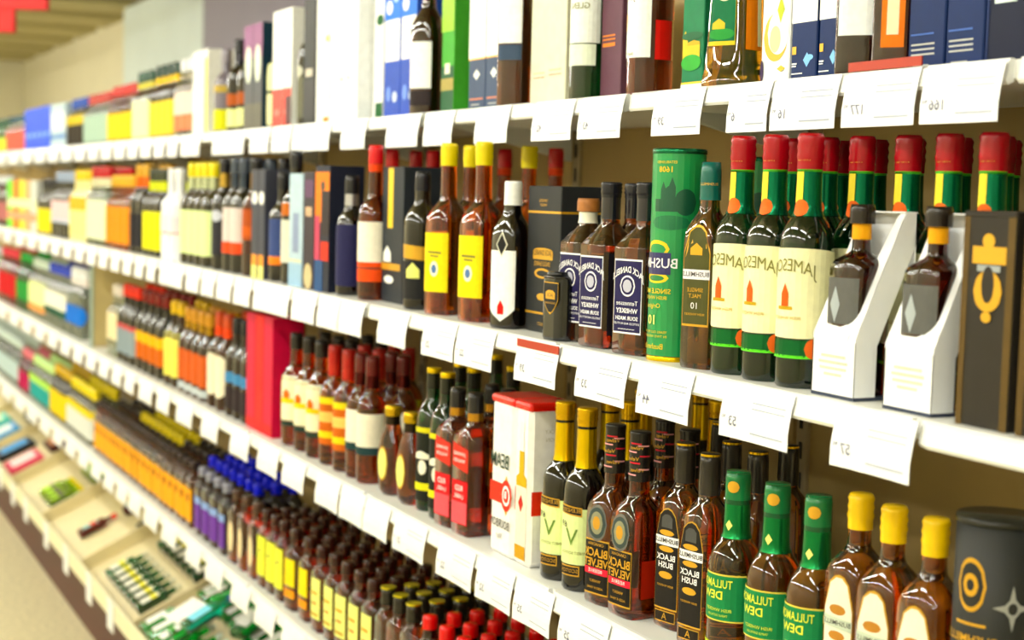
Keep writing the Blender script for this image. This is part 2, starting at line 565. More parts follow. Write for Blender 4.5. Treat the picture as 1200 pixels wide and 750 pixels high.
# ================================================================== SECOND SHELF FROM THE TOP
G = 'green bottles with red caps'
p = bottle('whiskey_bottle', 'dark green bottle with red screw cap and cream label, beside the white carrier packs', G,
  .305, .0332, .172, .215, .0148, GREEN_GLASS, cap=(.262, plastic('9c0c1c'), .0014, 1),
  wraps=[(.206, .261, foil('0c6b4c'), 'neck_foil'), (.259, .2625, mat('lime_line', '66e02a', .4), 'lime_ring')],
  labels=[(.060, .168, .080, paper('f4f2c4'), 'arch2'), (.038, .058, .080, foil('1f6a3c')), (.036, .0395, .080, mat('lime_line', '66e02a', .4)),
          (.036, .060, .0115, paper('e8742e'), 'oval', 42, .0012, 'seal'), (.222, .259, .0055, paper('f0dc4c'), 'rect', -28, .0013, 'neck_strip'),
          (.206, .226, .0095, paper('e8742e'), 'oval', -14, .0016, 'seal'), (.098, .126, .0055, paper('c8641e'), 'house', -24, .0011, 'lantern_mark', 0), (.094, .098, .011, paper('b89a20'), 'rect', -24, .0011, 'lantern_base', 0)],
  texts=[('JAMESON', .0215, .147, INKG, -18, 0, 7, 0.0, .74), ('IRISH WHISKEY', .0058, .084, mat('ink_gold', 'c0a030', .5), -20, 0), ('TRIPLE', .006, .262 + .012, mat('ink_gold', 'c0a030', .5), -10, None)])
yf = front_y(p, 2)
cols = [X_at(px, ZS[2] + .305, yf) for px in (872, 911, 951)]
cols[1] = (cols[0] + cols[2]) / 2
for r in range(3):
    for x in cols: put(p, 2, x, yf + r * .078, 32, back_label(p['label']) if r else None)
pit = (cols[2] - cols[0]) / 2
for i in (1, 2, 3):
    for r in range(1, 4): put(p, 2, cols[2] + pit * i, yf + .012 + r * .078, 32, 'dark green bottle with red screw cap standing behind the white carriers')
put(p, 2, cols[2] + pit * 4, yf + .012 + .09, 32, 'dark green bottle with red screw cap standing behind the brown carton')

# dark bottle with arched label and teal cap
OLIVE = paper('4a4a26')
p = bottle('whiskey_bottle', 'brown green bottle with teal cap and tall arched olive label, beside the green tube', None,
  .272, .0275, .168, .212, .0130, glass('9a6a2c', .8), cap=(.222, plastic('0f5a52'), .0014, 0), sq=4.5,
  labels=[(.056, .190, .0215, GOLD, 'arch'), (.059, .187, .020, OLIVE, 'arch', 0, .0009, 'inner_label', 0), (.118, .131, .0215, paper('e9e6ee'), 'rect', 0, .0013, 'white_band', 0), (.150, .166, .009, GOLD, 'house', 0, .0012, 'emblem', 0)],
  texts=[('BUSHMILLS', .0085, .1245, INK, 0, 0, 0, .01), ('SINGLE', .0075, .104, GOLD, 0, 0), ('MALT', .0075, .096, GOLD, 0, 0), ('10', .012, .083, INKW, 0, 0), ('IRISH WHISKEY', .0045, .072, GOLD, 0, 0), ('BUSHMILLS', .005, .243, GOLD, 20, None)])
tops(p, 2, [(834, .040)], 24)

# green tube
def tube_thing(name, label, group, r, h, m, decs, texts, rim_lo, rim_hi):
    S = Surf([(0, r), (.01, r), (h * .5, r), (h, r)], 2, 1, h, h + 1, 0)
    t = thing(name, label, 'tube', group)
    V, F = [], []
    link('tube_body', body_mesh(S, h, 40), m, t, True)
    link('bottom_rim', ring_mesh(S, 0, .007, .0012, 40, 3), rim_lo, t, True)
    link('top_rim', ring_mesh(S, h - .006, h + .001, .0012, 40, 3), rim_hi, t, True)
    for d in decs:
        z0, z1, hw, dm, shp, pc, off, nm = d
        link(nm, patch_mesh(S, z0, z1, hw, shp, radians(pc), off), dm, t)
    for s, size, z, tm, pc, bold in texts:
        link('lettering', text_on(S, s, size, z, radians(pc), .0018, bold), tm, t)
    t['_d'] = 2 * r; t['_dy'] = 2 * r; t['_h'] = h
    return t
GT = mat('tube_green', '147a46', .3, coat=.4, noise=.05, nscale=8)
DG = mat('print_dark_green', '0c4a34', .4); YP = mat('print_yellow', 'f0cc20', .4); IND = mat('print_indigo', '2b2a5c', .4)
decs = [(.060, .285, .090, mat('print_mid_green', '1a8a4c', .35, coat=.3), 'rect', 20, .0004, 'printed_panel'),
        (.205, .222, .018, DG, 'rect', 8, .0006, 'distillery_print'), (.222, .240, .010, DG, 'house', 14, .0006, 'distillery_print'), (.222, .246, .004, DG, 'house', 2, .0006, 'distillery_print'), (.222, .252, .005, DG, 'house', 22, .0006, 'distillery_print'),
        (.200, .236, .016, DG, 'oval', 52, .0006, 'tree_print'), (.180, .200, .03, mat('print_deep', '106a42', .4), 'oval', 18, .0005, 'water_print'),
        (.142, .166, .021, YP, 'oval', -12, .0006, 'scroll'), (.146, .161, .016, mat('print_mid_green', '1a8a4c', .35), 'oval', -12, .0008, 'scroll_hollow'),
        (.107, .122, .021, YP, 'oval', -12, .0006, 'scroll'), (.110, .118, .015, GT, 'oval', -12, .0008, 'scroll_hollow'),
        (.119, .149, .031, IND, 'rect', -24, .0010, 'name_band'), (.008, .062, .09, mat('print_mid_green', '1a8a4c', .35), 'rect', 20, .0005, 'printed_panel')]
txt = [('BUSHMILLS', .0190, .134, INKW, -33, .01), ('1608', .011, .262, YP, 8, .01), ('ESTABLISHED', .005, .272, YP, 8, 0), ('SINGLE MALT', .0095, .096, YP, -18, .01), ('IRISH WHISKEY', .007, .087, YP, -18, 0),
       ('Original', .009, .076, YP, -18, 0), ('10', .018, .056, PALEY, -18, .02), ('YEARS OLD MATURED', .005, .040, YP, -18, 0), ('IN TWO WOODS FOR', .005, .034, YP, -18, 0), ('Bushmills', .011, .020, YP, -18, 0)]
p = tube_thing('gift_tube', 'tall green gift tube with yellow scroll emblem in the front row', None, .0365, .290, GT, decs, txt, foil('e8c41c'), foil('155c3c'))
tops(p, 2, [(797, None)], 18)
p2 = dup(p, (0, 0, 0), 0, 'tall green gift tube with yellow scroll emblem standing behind the red capped bottles')
p2.location = (X_at(893, ZS[2] + .29, .33), .33, ZS[2] + .0003)

# square black label bottles
LPUR = paper('241f4a')
jd_l = [(.030, .136, .0275, INKW, 'rect', 0, .0005), (.0325, .1335, .026, LPUR, 'rect', 0, .0008, 'inner_label', 0), (.083, .113, .0145, INKW, 'oval', 0, .0011, 'medallion', 0), (.0855, .1105, .0122, LPUR, 'oval', 0, .0014, 'medallion_core', 0),
        (.089, .107, .0085, mat('ink_grey', 'b8b8c8', .5), 'oval', 0, .0017, 'crest', 0), (.020, .140, .027, paper('1c1720'), 'rect', 90, .0005), (.024, .136, .0006, INKW, 'rect', 71, .001, 'side_line', 5)]
jd_t = [("JACK DANIEL'S", .0125, .121, INKW, 0, 0, 14, .02, .72), ('7', .010, .098, LPUR, 0, 0, 0, .03), ('Tennessee', .0095, .0735, INKW, 0, 0), ('WHISKEY', .0095, .0625, INKW, 0, 0, 0, .02), ('SOUR MASH', .0078, .052, INKW, 0, 0, 0, .02), ('DISTILLED AND BOTTLED', .0042, .0445, INKW, 0, 0), ('~~~~~~', .009, .037, INKW, 0, 0)]
def jd_pts(H): return [(0, .030), (.002, .0325), (.006, .033), (.150, .033), (.152, .033), (.1535, .0318), (.155, .0305), (.172, .020), (.182, .0150), (.188, .0140), (H - .01, .0138), (H, .0138)]
p = bottle('whiskey_bottle', 'square bottle with black cap and neck wrap and black white label, beside the green tube', 'square bottles with black white labels',
  .245, .033, .153, .184, .0138, glass('b4602a', .8), cap=(.222, plastic('14141c'), .0014, 1), sq=10, pts=jd_pts(.245), smooth=1,
  wraps=[(.190, .222, mat('black_wrap', '15151f', .2, coat=.5), 'neck_wrap'), (.224, .226, INKW, 'white_ring')], labels=jd_l, texts=jd_t)
tops(p, 2, [(717, None), (759, None), (744, .142)], 12)
p = bottle('whiskey_bottle', 'square bottle with round wooden stopper and black white label', None,
  .220, .030, .15, .180, .0125, glass('b4602a', .8), cap=(.200, mat('cork_wood', 'a06a34', .5, noise=.2, nscale=60), .004, 0), sq=8, capname='stopper', pts=[(a if a < .2 else .22 - (.245 - a) * .3, b * .97) for a, b in jd_pts(.245)], smooth=1,
  wraps=[(.182, .199, CREAM, 'neck_label')], labels=jd_l, texts=jd_t)
tops(p, 2, [(690, .060)], 12)
# small flat bottle
p = bottle('flask_bottle', 'small flat black bottle with gold outlined label, in front of the black gift carton', None,
  .106, .027, .094, .101, .018, mat('gloss_black', '121416', .1, coat=.6), sq=7, asp=.5, cap=(.101, plastic('15171a'), .001, 0),
  labels=[(.040, .090, .022, GOLD, 'shield'), (.042, .0885, .0205, BLACKP, 'shield', 0, .001, 'inner_label', 0), (.064, .078, .013, GOLD, 'arch', 0, .0014, 'crest', 0)],
  texts=[('JACK', .0078, .070, INK, 0, 0), ('SINGLE BARREL', .0042, .058, GOLD, 0, 0)])
tops(p, 2, [(655, .019)], 6)
# black gift carton
DKB = card('26282a')
box_at(2, 615, 654, .085, .238, 'gift_carton', 'charcoal gift carton with gold bands and crest, behind the small flat bottle', None, DKB, y=.052,
  front=[(0, 1, .815, .83, GOLD), (0, 1, .125, .14, GOLD), (.2, .8, .50, .58, GOLD, 'arch', 'crest'), (.25, .75, .37, .44, GOLD, 'oval', 'badge'), (.32, .68, .385, .425, DKB, 'oval', 'badge_core'), (.35, .65, .22, .27, GOLD, 'oval', 'badge')],
  side=[(0, 1, .815, .83, GOLD)],
  texts=[('JACK DANIELS', .0125, .5, .545, INK, 0, .8), ('SINGLE BARREL', .0105, .5, .47, GOLD, 0, .8), ('TENNESSEE', .006, .5, .90, GOLD), ('WHISKEY', .006, .5, .87, GOLD), ('SELECT', .007, .5, .06, GOLD)])
# dark bottle with white neck sleeve
p = bottle('whiskey_bottle', 'dark bottle with white neck sleeve and big white label with a diamond mark', None,
  .245, .030, .150, .195, .0145, BLACK_GLASS, cap=(.232, WHITE, .001, 0), sq=3.2,
  wraps=[(.205, .233, WHITE, 'neck_sleeve')],
  labels=[(.012, .130, .0295, WHITE, 'point'), (.118, .162, .011, CREAM, 'diamond', 0, .001), (.122, .158, .009, BLACKP, 'diamond', 0, .0014, 'diamond_mark', 1), (.024, .048, .006, REDP, 'house', 0, .0011, 'red_mark', 0)],
  texts=[])
tops(p, 2, [(602, .042)], 32)
# yellow label bottles
p = bottle('whiskey_bottle', 'amber bottle with yellow cap and tall yellow label', 'yellow labelled bottles on the second shelf',
  .313, .035, .165, .215, .0145, glass('d8641c', .85), cap=(.272, plastic('e6d21a'), .0014, 1), sq=3.4,
  labels=[(.042, .150, .034, YEL), (.070, .098, .010, CREAM, 'oval', 0, .001, 'crest', 0), (.076, .092, .006, paper('5a7aa8'), 'oval', 0, .0014, 'crest_core', 0), (.112, .116, .016, INKG, 'slant', 0, .001, 'print_line', 0), (.106, .109, .010, INKG, 'slant', 0, .001, 'print_line', 0)],
  texts=[])
tops(p, 2, [(527, None), (553, .125), (568, None)], 22)
tops(p, 2, [(621, .20)], 8)[0]['label'] = 'amber bottle with yellow cap and tall yellow label, standing behind the charcoal gift carton'
# dark bottle with gold label
p = bottle('whiskey_bottle', 'black bottle with gold label and white ship mark, beside the yellow labels', None,
  .262, .034, .160, .205, .0145, BLACK_GLASS, cap=(.225, plastic('1b1b22'), .001, 0),
  labels=[(.096, .122, .035, GOLD, 'slant'), (.020, .092, .035, BLACKP), (.060, .090, .014, PALEY, 'house', 5, .001, 'ship_mark', 1)], texts=[])
tops(p, 2, [(496, None)], 34)
box_at(2, 446, 471, .08, .272, 'gift_carton', 'slate gift carton with a yellow stripe down from its top', None, card('23282f'), y=.05,
  front=[(.28, .52, .55, .99, YP), (.1, .45, .30, .42, WHITE, 'house', 'ship_print'), (0, .9, .24, .29, GOLD), (.15, .6, .14, .20, WHITE, 'oval', 'badge')])
p = bottle('whiskey_bottle', 'amber bottle with red cap and white over orange label', 'red capped bottles behind the slate carton',
  .316, .034, .170, .215, .0145, AMBER_DARK, cap=(.278, plastic('d2202c'), .0014, 0),
  wraps=[(.262, .277, paper('e8541c'), 'neck_band')],
  labels=[(.038, .125, .060, paper('e85a1a')), (.078, .160, .060, paper('f4efe0'), 'rect', 0, .0009), (.064, .067, .06, INK, 'rect', 0, .001, 'line', 0)])
tops(p, 2, [(441, None), (460, .18), (488, .26), (508, .26), (592, .30), (652, .33)], 38)

# gift carton with gold crest and white carrier packs at the near end
BRN = card('2a2620')
KG = card('54421e')
for k, (a, b) in enumerate(((1118, 1180), (1188, 1262))):
    box_at(2, a, b, .08, .218, 'gift_carton', ['brown grey gift carton with gold edges and gold wreath crest, beside the white carriers', 'brown grey gift carton with gold edges cut off by the picture border'][k], 'brown cartons with gold crest', BRN,
      front=[(0, .12, 0, 1, KG), (.86, 1, 0, 1, KG), (.38, .62, .83, .90, GOLD, 'oval', 'crest'), (.2, .85, .76, .84, GOLD, 'rect', 'crest'), (.3, .75, .725, .755, paper('9aa0a0'), 'rect', 'crest'), (.25, .80, .54, .73, GOLD, 'oval', 'wreath'), (.40, .65, .58, .75, BRN, 'oval', 'wreath_core'), (.42, .62, .49, .54, GOLD, 'oval', 'crest')],
      lid=(.006, BRN))
def carrier_pack(x, label):
    t = thing('carrier_pack', label, 'carrier', 'white carrier packs with bottles', (x, YS[2] + .016 + .04, ZS[2] + .0003))
    W, D, T = .078, .080, .0015
    CW = mat('white_carrier_card', 'f5f6f7', .4, noise=.02)
    # low upright front, then a front face leaning back to the top with a scooped opening
    n = 24; V, F = [], []
    def face(u, v):
        # v 0..1 up the unfolded front: lower part upright, upper part leaning back
        L0, L1 = .068, .150; q = v * (L0 + L1)
        if q <= L0: return (u * W / 2, -D / 2, .004 + q)
        k = (q - L0) / L1
        return (u * W / 2, -D / 2 + k * (D - .016), .072 + k * .141)
    def scoop(u):
        a = abs(u + .02)
        return 0.40 + 0.62 * max(0, (a - .10) / .62) ** 1.5 if a < .70 else 1.0
    rows = 14
    for i in range(n + 1):
        u = -1 + 2 * i / n; top = min(1.0, scoop(u))
        for k in range(rows + 1):
            v = top * k / rows
            x, y, z = face(u, v); V.append((x, y, z)); V.append((x, y + T, z))
    M_ = 2 * (rows + 1)
    for i in range(n):
        for k in range(rows):
            a = i * M_ + 2 * k; b = a + M_
            F += [(a, b, b + 2, a + 2), (a + 1, a + 3, b + 3, b + 1)]
        a = i * M_ + 2 * rows; b = a + M_
        F.append((a, b, b + 1, a + 1))
    link('front_panel', mesh('front_panel', V, F), CW, t)
    P = [(-D / 2, .004), (-D / 2, .072), (D / 2 - .016, .213), (D / 2, .213), (D / 2, .178), (-D / 2 + .030, .062), (-D / 2 + .030, .004)]
    for s in (-1, 1):
        V = [(s * (W / 2 - T), y, z) for y, z in P] + [(s * W / 2, y, z) for y, z in P]
        k = len(P)
        F = [tuple(range(k)), tuple(reversed(range(k, 2 * k)))] + [(i, i + k, (i + 1) % k + k, (i + 1) % k) for i in range(k)]
        link('side_strap', fix_normals(mesh('side_strap', V, F)), CW, t)
    link('top_bridge', boxmesh('top_bridge', -W / 2, W / 2, D / 2 - .018, D / 2, .213, .2148), CW, t)
    link('back_panel', boxmesh('back_panel', -W / 2, W / 2, D / 2 - T, D / 2, .15, .213), CW, t)
    link('bottom_tray', boxmesh('bottom_tray', -W / 2, W / 2, -D / 2, D / 2, 0, .004), card('3a4050'), t)
    V, F = [], []
    for z, hw in ((.046, .022), (.039, .026), (.032, .024), (.025, .016)):
        b = len(V); V += [(-hw, -D / 2 - .0006, z), (hw, -D / 2 - .0006, z), (hw, -D / 2 - .0006, z + .003), (-hw, -D / 2 - .0006, z + .003)]; F.append((b, b + 1, b + 2, b + 3))
    link('print_line', mesh('print_line', V, F), mat('ink_pale', 'c8ccb8', .5), t)
    return t
LB = None
for k, (a, b) in enumerate(((943, 1008), (1023, 1103))):
    x = (X_at(a, ZS[2], .016) + X_at(b, ZS[2], .016)) / 2
    carrier_pack(x, ['white card bottle carrier with scooped front, beside the green bottles', 'white card bottle carrier with scooped front, beside the brown carton'][k])
    if LB is None:
        LB = bottle('liqueur_bottle', 'dark bottle with round black stopper and yellow neck band inside a white carrier', 'bottles inside the white carriers',
            .222, .029, .148, .170, .0105, glass('4a1c14', .6), cap=(.200, plastic('1b1410'), .0045, 0), capname='stopper', sq=4,
            wraps=[(.182, .200, paper('e8a81c'), 'neck_band')], labels=[(.085, .138, .026, paper('5a5a58')), (.086, .128, .007, paper('a8b0b4'), 'diamond', -16, .0012, 'crest', 0)])
    put(LB, 2, x, YS[2] + .016 + .033, 10)

# ================================================================== THIRD SHELF
# black canister
p = tube_thing('gift_tube', 'black round gift canister with gold ring emblem and silver star', None, .043, .285, mat('canister_black', '171917', .6),
   [(.190, .246, .017, GOLD, 'oval', -14, .0004, 'ring_emblem'), (.195, .241, .0142, mat('canister_black', '171917', .6), 'oval', -14, .0007, 'ring_hollow'), (.206, .230, .009, GOLD, 'oval', -14, .0010, 'emblem_core'), (.212, .224, .0045, mat('canister_black', '171917', .6), 'oval', -14, .0013, 'core_hole'),
    (.176, .179, .018, GOLD, 'rect', -14, .0004, 'gold_line')] +
   [(.174, .222, .0050, mat('silver_print', 'a8aaa8', .35, metal=.4), 'diamond', 44, .0005, 'star_ray'), (.192, .204, .0200, mat('silver_print', 'a8aaa8', .35, metal=.4), 'diamond', 44, .0007, 'star_ray'), (.185, .211, .0110, mat('silver_print', 'a8aaa8', .35, metal=.4), 'diamond', 44, .0009, 'star_ray'), (.192, .204, .0050, mat('canister_black', '171917', .6), 'oval', 44, .0012, 'star_core')],
   [('BUSHMILLS', .012, .162, GOLD, -14, .01), ('1608', .016, .145, GOLD, -14, .01)], foil('3a3a34'), plastic('14150f'))
p['category'] = 'canister'
tops(p, 3, [(1172, None)], 25)
# original label bottles with yellow caps
p = bottle('whiskey_bottle', 'amber bottle with yellow cap and cream arched label', 'yellow capped bottles beside the black canister',
  .267, .0325, .168, .208, .0135, glass('e88a2c', .85), cap=(.226, plastic('f0c814'), .0014, 1), sq=3.6,
  labels=[(.030, .175, .022, GOLD, 'arch'), (.033, .172, .0205, paper('f6efd8'), 'arch', 0, .001, 'inner_label', 0), (.112, .125, .021, paper('c9d4c0'), 'slant', 0, .0014, 'name_band', 0), (.128, .140, .012, paper('b8843a'), 'oval', 0, .0013, 'scroll', 0), (.098, .109, .012, paper('b8843a'), 'oval', 0, .0013, 'scroll', 0)],
  texts=[('BUSHMILLS', .008, .1185, INK, 0, 0, 0, .01), ('ORIGINAL', .008, .088, INKG, 0, 0), ('IRISH WHISKEY', .0045, .078, INKG, 0, 0)])
tops(p, 3, [(1010, .056), (1049, None), (1098, None)], 12)
# green capped bottles
p = bottle('whiskey_bottle', 'amber bottle with green cap and neck foil and wide green label', 'green capped bottles on the third shelf',
  .252, .0352, .128, .172, .0165, glass('eaa040', .9), cap=(.216, plastic('156b3c'), .001, 0),
  wraps=[(.166, .210, foil('1d7c46'), 'neck_foil'), (.210, .216, plastic('0f4a2a'), 'cap_groove')],
  labels=[(.060, .122, .062, paper('f0d860')), (.062, .120, .062, paper('1f7f4c'), 'rect', 0, .0009, 'inner_label', 0), (.012, .032, .062, paper('c8d42c')), (.226, .241, .0075, GOLD, 'oval', 15, .0022, 'cap_badge'), (.176, .190, .005, PALEY, 'diamond', 2, .0014, 'neck_mark')],
  texts=[('TULLAMORE', .0150, .109, mat('ink_lime', 'e4ea50', .5), -14, 0, 0, .01, .68), ('DEW', .0150, .094, mat('ink_lime', 'e4ea50', .5), -14, 0, 0, .02), ('IRISH WHISKEY', .006, .075, mat('ink_lime', 'e4ea50', .5), 0, 0), ('TRIPLE DISTILLED', .004, .068, mat('ink_lime', 'e4ea50', .5), 0, 0)])
tops(p, 3, [(866, None), (912, None), (960, None)], 20)
# black arched label bottles
p = bottle('whiskey_bottle', 'amber bottle with black gold rimmed cap and tall black arched label', 'black arched label bottles beside the green caps',
  .262, .031, .162, .205, .0138, glass('ee9434', .9), cap=(.214, plastic('24201c'), .0014, 0), sq=4.2,
  wraps=[(.2585, .2615, GOLDF, 'cap_rim'), (.206, .216, plastic('24201c'), 'neck_wrap')],
  labels=[(.028, .172, .023, GOLD, 'arch'), (.0305, .170, .0218, paper('1d1a18'), 'arch', 0, .0009, 'inner_label', 0), (.119, .132, .0225, INKW, 'rect', 0, .0013, 'white_band', 0), (.133, .141, .014, GOLD, 'oval', 0, .0013, 'scroll', 0), (.110, .118, .014, GOLD, 'oval', 0, .0013, 'scroll', 0), (.144, .163, .010, paper('4a4a48'), 'arch', 0, .0012, 'crest', 0),
          (.072, .082, .013, GOLD, 'oval', 0, .0013, 'scroll', 0), (.010, .026, .020, GOLD), (.0115, .0245, .0188, paper('241c14'), 'rect', 0, .0009, 'inner_label', 7)],
  texts=[('BUSHMILLS', .0088, .1255, INK, 0, 0, 0, .02), ('BLACK', .0115, .102, INKW, 0, 0, 0, .02), ('BUSH', .0115, .091, INKW, 0, 0, 0, .02), ('IRISH WHISKEY', .0045, .062, GOLD, 0, 0), ('A', .014, .018, GOLD, 0, 7)])
tops(p, 3, [(804, .075), (833, .058), (858, .145), (889, .132), (845, .235), (925, .205)], 10)
# dark necked round medallion bottles
bvp = std_profile(.268, .0345, .135, .178, .0150)
p = bottle('whiskey_bottle', 'amber bottle with patterned black neck and round medallion above black label', 'medallion bottles with patterned necks',
  .268, .0325, .135, .178, .0150, glass('d0662a', .85), cap=(.262, plastic('1c1816'), .0012, 0), sq=4.5,
  wraps=[(.196, .262, plastic('1c1816'), 'neck_wrap')],
  labels=[(.016, .098, .0265, GOLD), (.0185, .0955, .0252, paper('15120f'), 'rect', 0, .0009, 'inner_label', 0), (.046, .056, .025, paper('e0304a'), 'rect', 0, .0013, 'red_ribbon', 0), (.096, .150, .0205, paper('6e6a62'), 'oval', 0, .0008, 'medallion'), (.100, .146, .0180, paper('3a4644'), 'oval', 0, .0012, 'medallion_core', 3), (.106, .140, .0125, paper('8a8a70'), 'oval', 0, .0015, 'medallion_core', 3), (.113, .133, .0075, paper('c8983a'), 'oval', 0, .0018, 'medallion_core', 3), (.088, .096, .020, paper('2a2620'), 'rect', 0, .0012, 'inner_label', 0),
          (.030, .085, .018, paper('a8280e'), 'rect', 90, .0004, 'side_label')] +
         [(z, z + .0022, .008, paper(('e0a0a0', 'c83040')[i % 2]), 'slant', ph, .0014, 'neck_mark') for i, (z, ph) in enumerate(((.205, 0), (.222, 20), (.238, 0), (.250, 25), (.213, 75), (.232, 80), (.247, 70)))],
  texts=[('BLACK', .0175, .078, GOLD, 0, 0, 0, .02, .9), ('VELVET', .0165, .063, GOLD, 0, 0, 0, .02, .9), ('RESERVE', .0075, .051, INKW, 0, 0), ('CANADIAN', .006, .091, GOLD, 0, 0), ('WHISKY', .006, .036, GOLD, 0, 0), ('AGED 8 YEARS', .005, .026, GOLD, 0, 0), ('Velvet', .008, .229, GOLD, 5, None), ('Velvet', .008, .245, GOLD, 30, None), ('Velvet', .008, .213, GOLD, 35, None)])
tops(p, 3, [(722, None), (751, None), (780, .140), (809, .128)], 12)
# gold neck foil bottles
p = bottle('whiskey_bottle', 'black bottle with long gold neck foil and pale green label', 'gold necked bottles beside the white tins',
  .281, .0335, .152, .192, .0150, BLACK_GLASS, cap=(.252, foil('d8b020'), .0012, 1),
  wraps=[(.188, .248, foil('e4c418'), 'neck_foil'), (.2475, .2525, plastic('17140f'), 'black_ring')],
  labels=[(.042, .128, .058, paper('e3f0ac')), (.118, .132, .020, GOLD, 'slant', 0, .0012), (.120, .130, .0185, BLACKP, 'slant', 0, .0015, 'name_plate', 1), (.024, .040, .018, GOLD), (.026, .038, .0165, BLACKP, 'rect', 0, .001, 'name_plate', 3)],
  texts=[('BLENDED', .0085, .125, GOLD, 0, 1), ('V', .036, .083, mat('ink_green', '6a8a3a', .5), 6, 0), ('69', .014, .103, INK, -20, 0), ('FINEST SCOTCH', .006, .06, INKG, 10, 0), ('SCOTCH', .008, .032, GOLD, 0, 3)])
tops(p, 3, [(663, None), (689, None), (716, .168), (739, .15), (755, .25), (822, .375), (842, .30)], 18)
# white tins with red lids
def tin(px_l, px_r, y, label, second=False):
    xl, xr = X_at(px_l, ZS[3], y), X_at(px_r, ZS[3], y)
    wd = xr - xl - .005
    x = (xl + xr) / 2
    TW = card('f6f4f0'); RB = card('d83a1c'); 
    t = carton('gift_tin', label, 'white tins with red lids', wd, .082, .262, TW, bev=.008, cat='tin',
      front=[(.18, .86, .045, .52, paper('efe6d2'), 'rect', 'bottle_print'), (.18, .86, .50, .60, paper('c8a818'), 'house', 'bottle_print'), (.36, .68, .55, .72, paper('c8a818'), 'rect', 'bottle_print'), (.40, .64, .72, .90, paper('eef0ea'), 'rect', 'bottle_print'), (.18, .86, .045, .13, paper('c89a18'), 'rect', 'bottle_print'), (.36, .68, .34, .45, paper('c03028'), 'diamond', 'seal')] if second else [(0, .62, .34, .47, RB), (.48, 1.0, .27, .53, GOLD, 'diamond', 'seal'), (.50, .98, .30, .50, RB, 'oval', 'seal'), (.57, .91, .335, .465, INKW, 'oval', 'seal_ring'), (.62, .86, .355, .445, RB, 'oval', 'seal_core')],
      side=[(.06, .42, .33, .48, RB)], texts=[] if second else [('BEAM', .034, .46, .61, mat('ink_dark_green', '1c3a2a', .5), .01, .8), ('B', .016, .74, .405, INKW, .04), ('BOURBON', .020, .5, .21, INK, .01, .75), ('70cl', .012, .5, .13, INK)],
      stexts=[('KENTUCKY', .009, .6, .85, paper('c8c4b0')), ('BOURBON', .009, .6, .8, paper('c8c4b0'))])
    link('lid', boxmesh('lid', -wd / 2 - .002, wd / 2 + .002, -.043, .043, .255, .270, .006, 2), plastic('dc2414'), t)
    t.location = (x, y + .041, ZS[3] + .0003)
tin(572, 599, .016, 'white gift tin with red lid, red seal and bourbon lettering')
tin(599, 618, .016, 'white gift tin with red lid and printed bottle, beside the gold necked bottles', True)
# red label square bottles
p = bottle('whiskey_bottle', 'square amber bottle with black cap and slanted red labels', 'square red label bottles beside the white tins',
  .252, .0305, .165, .200, .0135, glass('d8541c', .85), cap=(.216, plastic('1c1a1a'), .001, 0), sq=8,
  wraps=[(.202, .217, foil('b88a30'), 'neck_band')],
  labels=[(.020, .098, .0265, paper('cc1f2a')), (.118, .160, .0265, paper('cc4030'), 'slant'), (.022, .060, .024, paper('e2626c'), 'rect', 0, .001, 'inner_label', 0)],
  texts=[('JOHNNIE', .009, .145, INKW, 0, 1), ('WALKER', .009, .133, INKW, 0, 1), ('RED', .014, .084, INKW, 0, 0), ('LABEL', .011, .070, INKW, 0, 0)])
tops(p, 3, [(537, None), (558, None), (577, .125), (596, .125)], 8)
# black and yellow bottles with green necks
p = bottle('whiskey_bottle', 'green necked bottle with yellow cap and black label edged yellow', 'black and yellow labelled bottles',
  .272, .031, .172, .215, .0138, glass('0f5a24', .7), cap=(.262, foil('e8c818'), .0012, 0), wraps=[(.232, .262, plastic('15180f'), 'neck_wrap')],
  labels=[(.020, .160, .050, paper('161a14')), (.040, .054, .050, paper('e6e02a'), 'rect', 0, .0009, 'yellow_band', 0), (.150, .160, .050, paper('d8d028'), 'rect', 0, .0009, 'yellow_band', 0), (.070, .098, .010, CREAM, 'oval', 10, .0009, 'badge', 0), (.100, .116, .018, CREAM, 'house', 5, .0009, 'badge', 0)],
  texts=[])
tops(p, 3, [(509, .058), (525, .052), (540, .150), (556, .135), (602, .22), (582, .28)], 18)
# round squat bottles
rp = [(0, .020), (.003, .024), (.012, .030), (.045, .033), (.075, .034), (.105, .029), (.130, .018), (.142, .0145), (.16, .014), (.175, .014)]
p = bottle('cognac_bottle', 'squat round amber bottle with gold cap and oval cream label', 'squat round bottles with oval labels',
  .178, .034, .10, .135, .0145, glass('c0623a', .85), cap=(.158, foil('caa82a'), .003, 0), pts=rp, asp=.8, wraps=[(.140, .157, foil('30281c'), 'neck_wrap')],
  labels=[(.030, .098, .019, GOLD, 'oval'), (.034, .094, .0165, PALEY, 'oval', 0, .0012, 'inner_label', 0)])
tops(p, 3, [(461, None), (483, None)], 14)
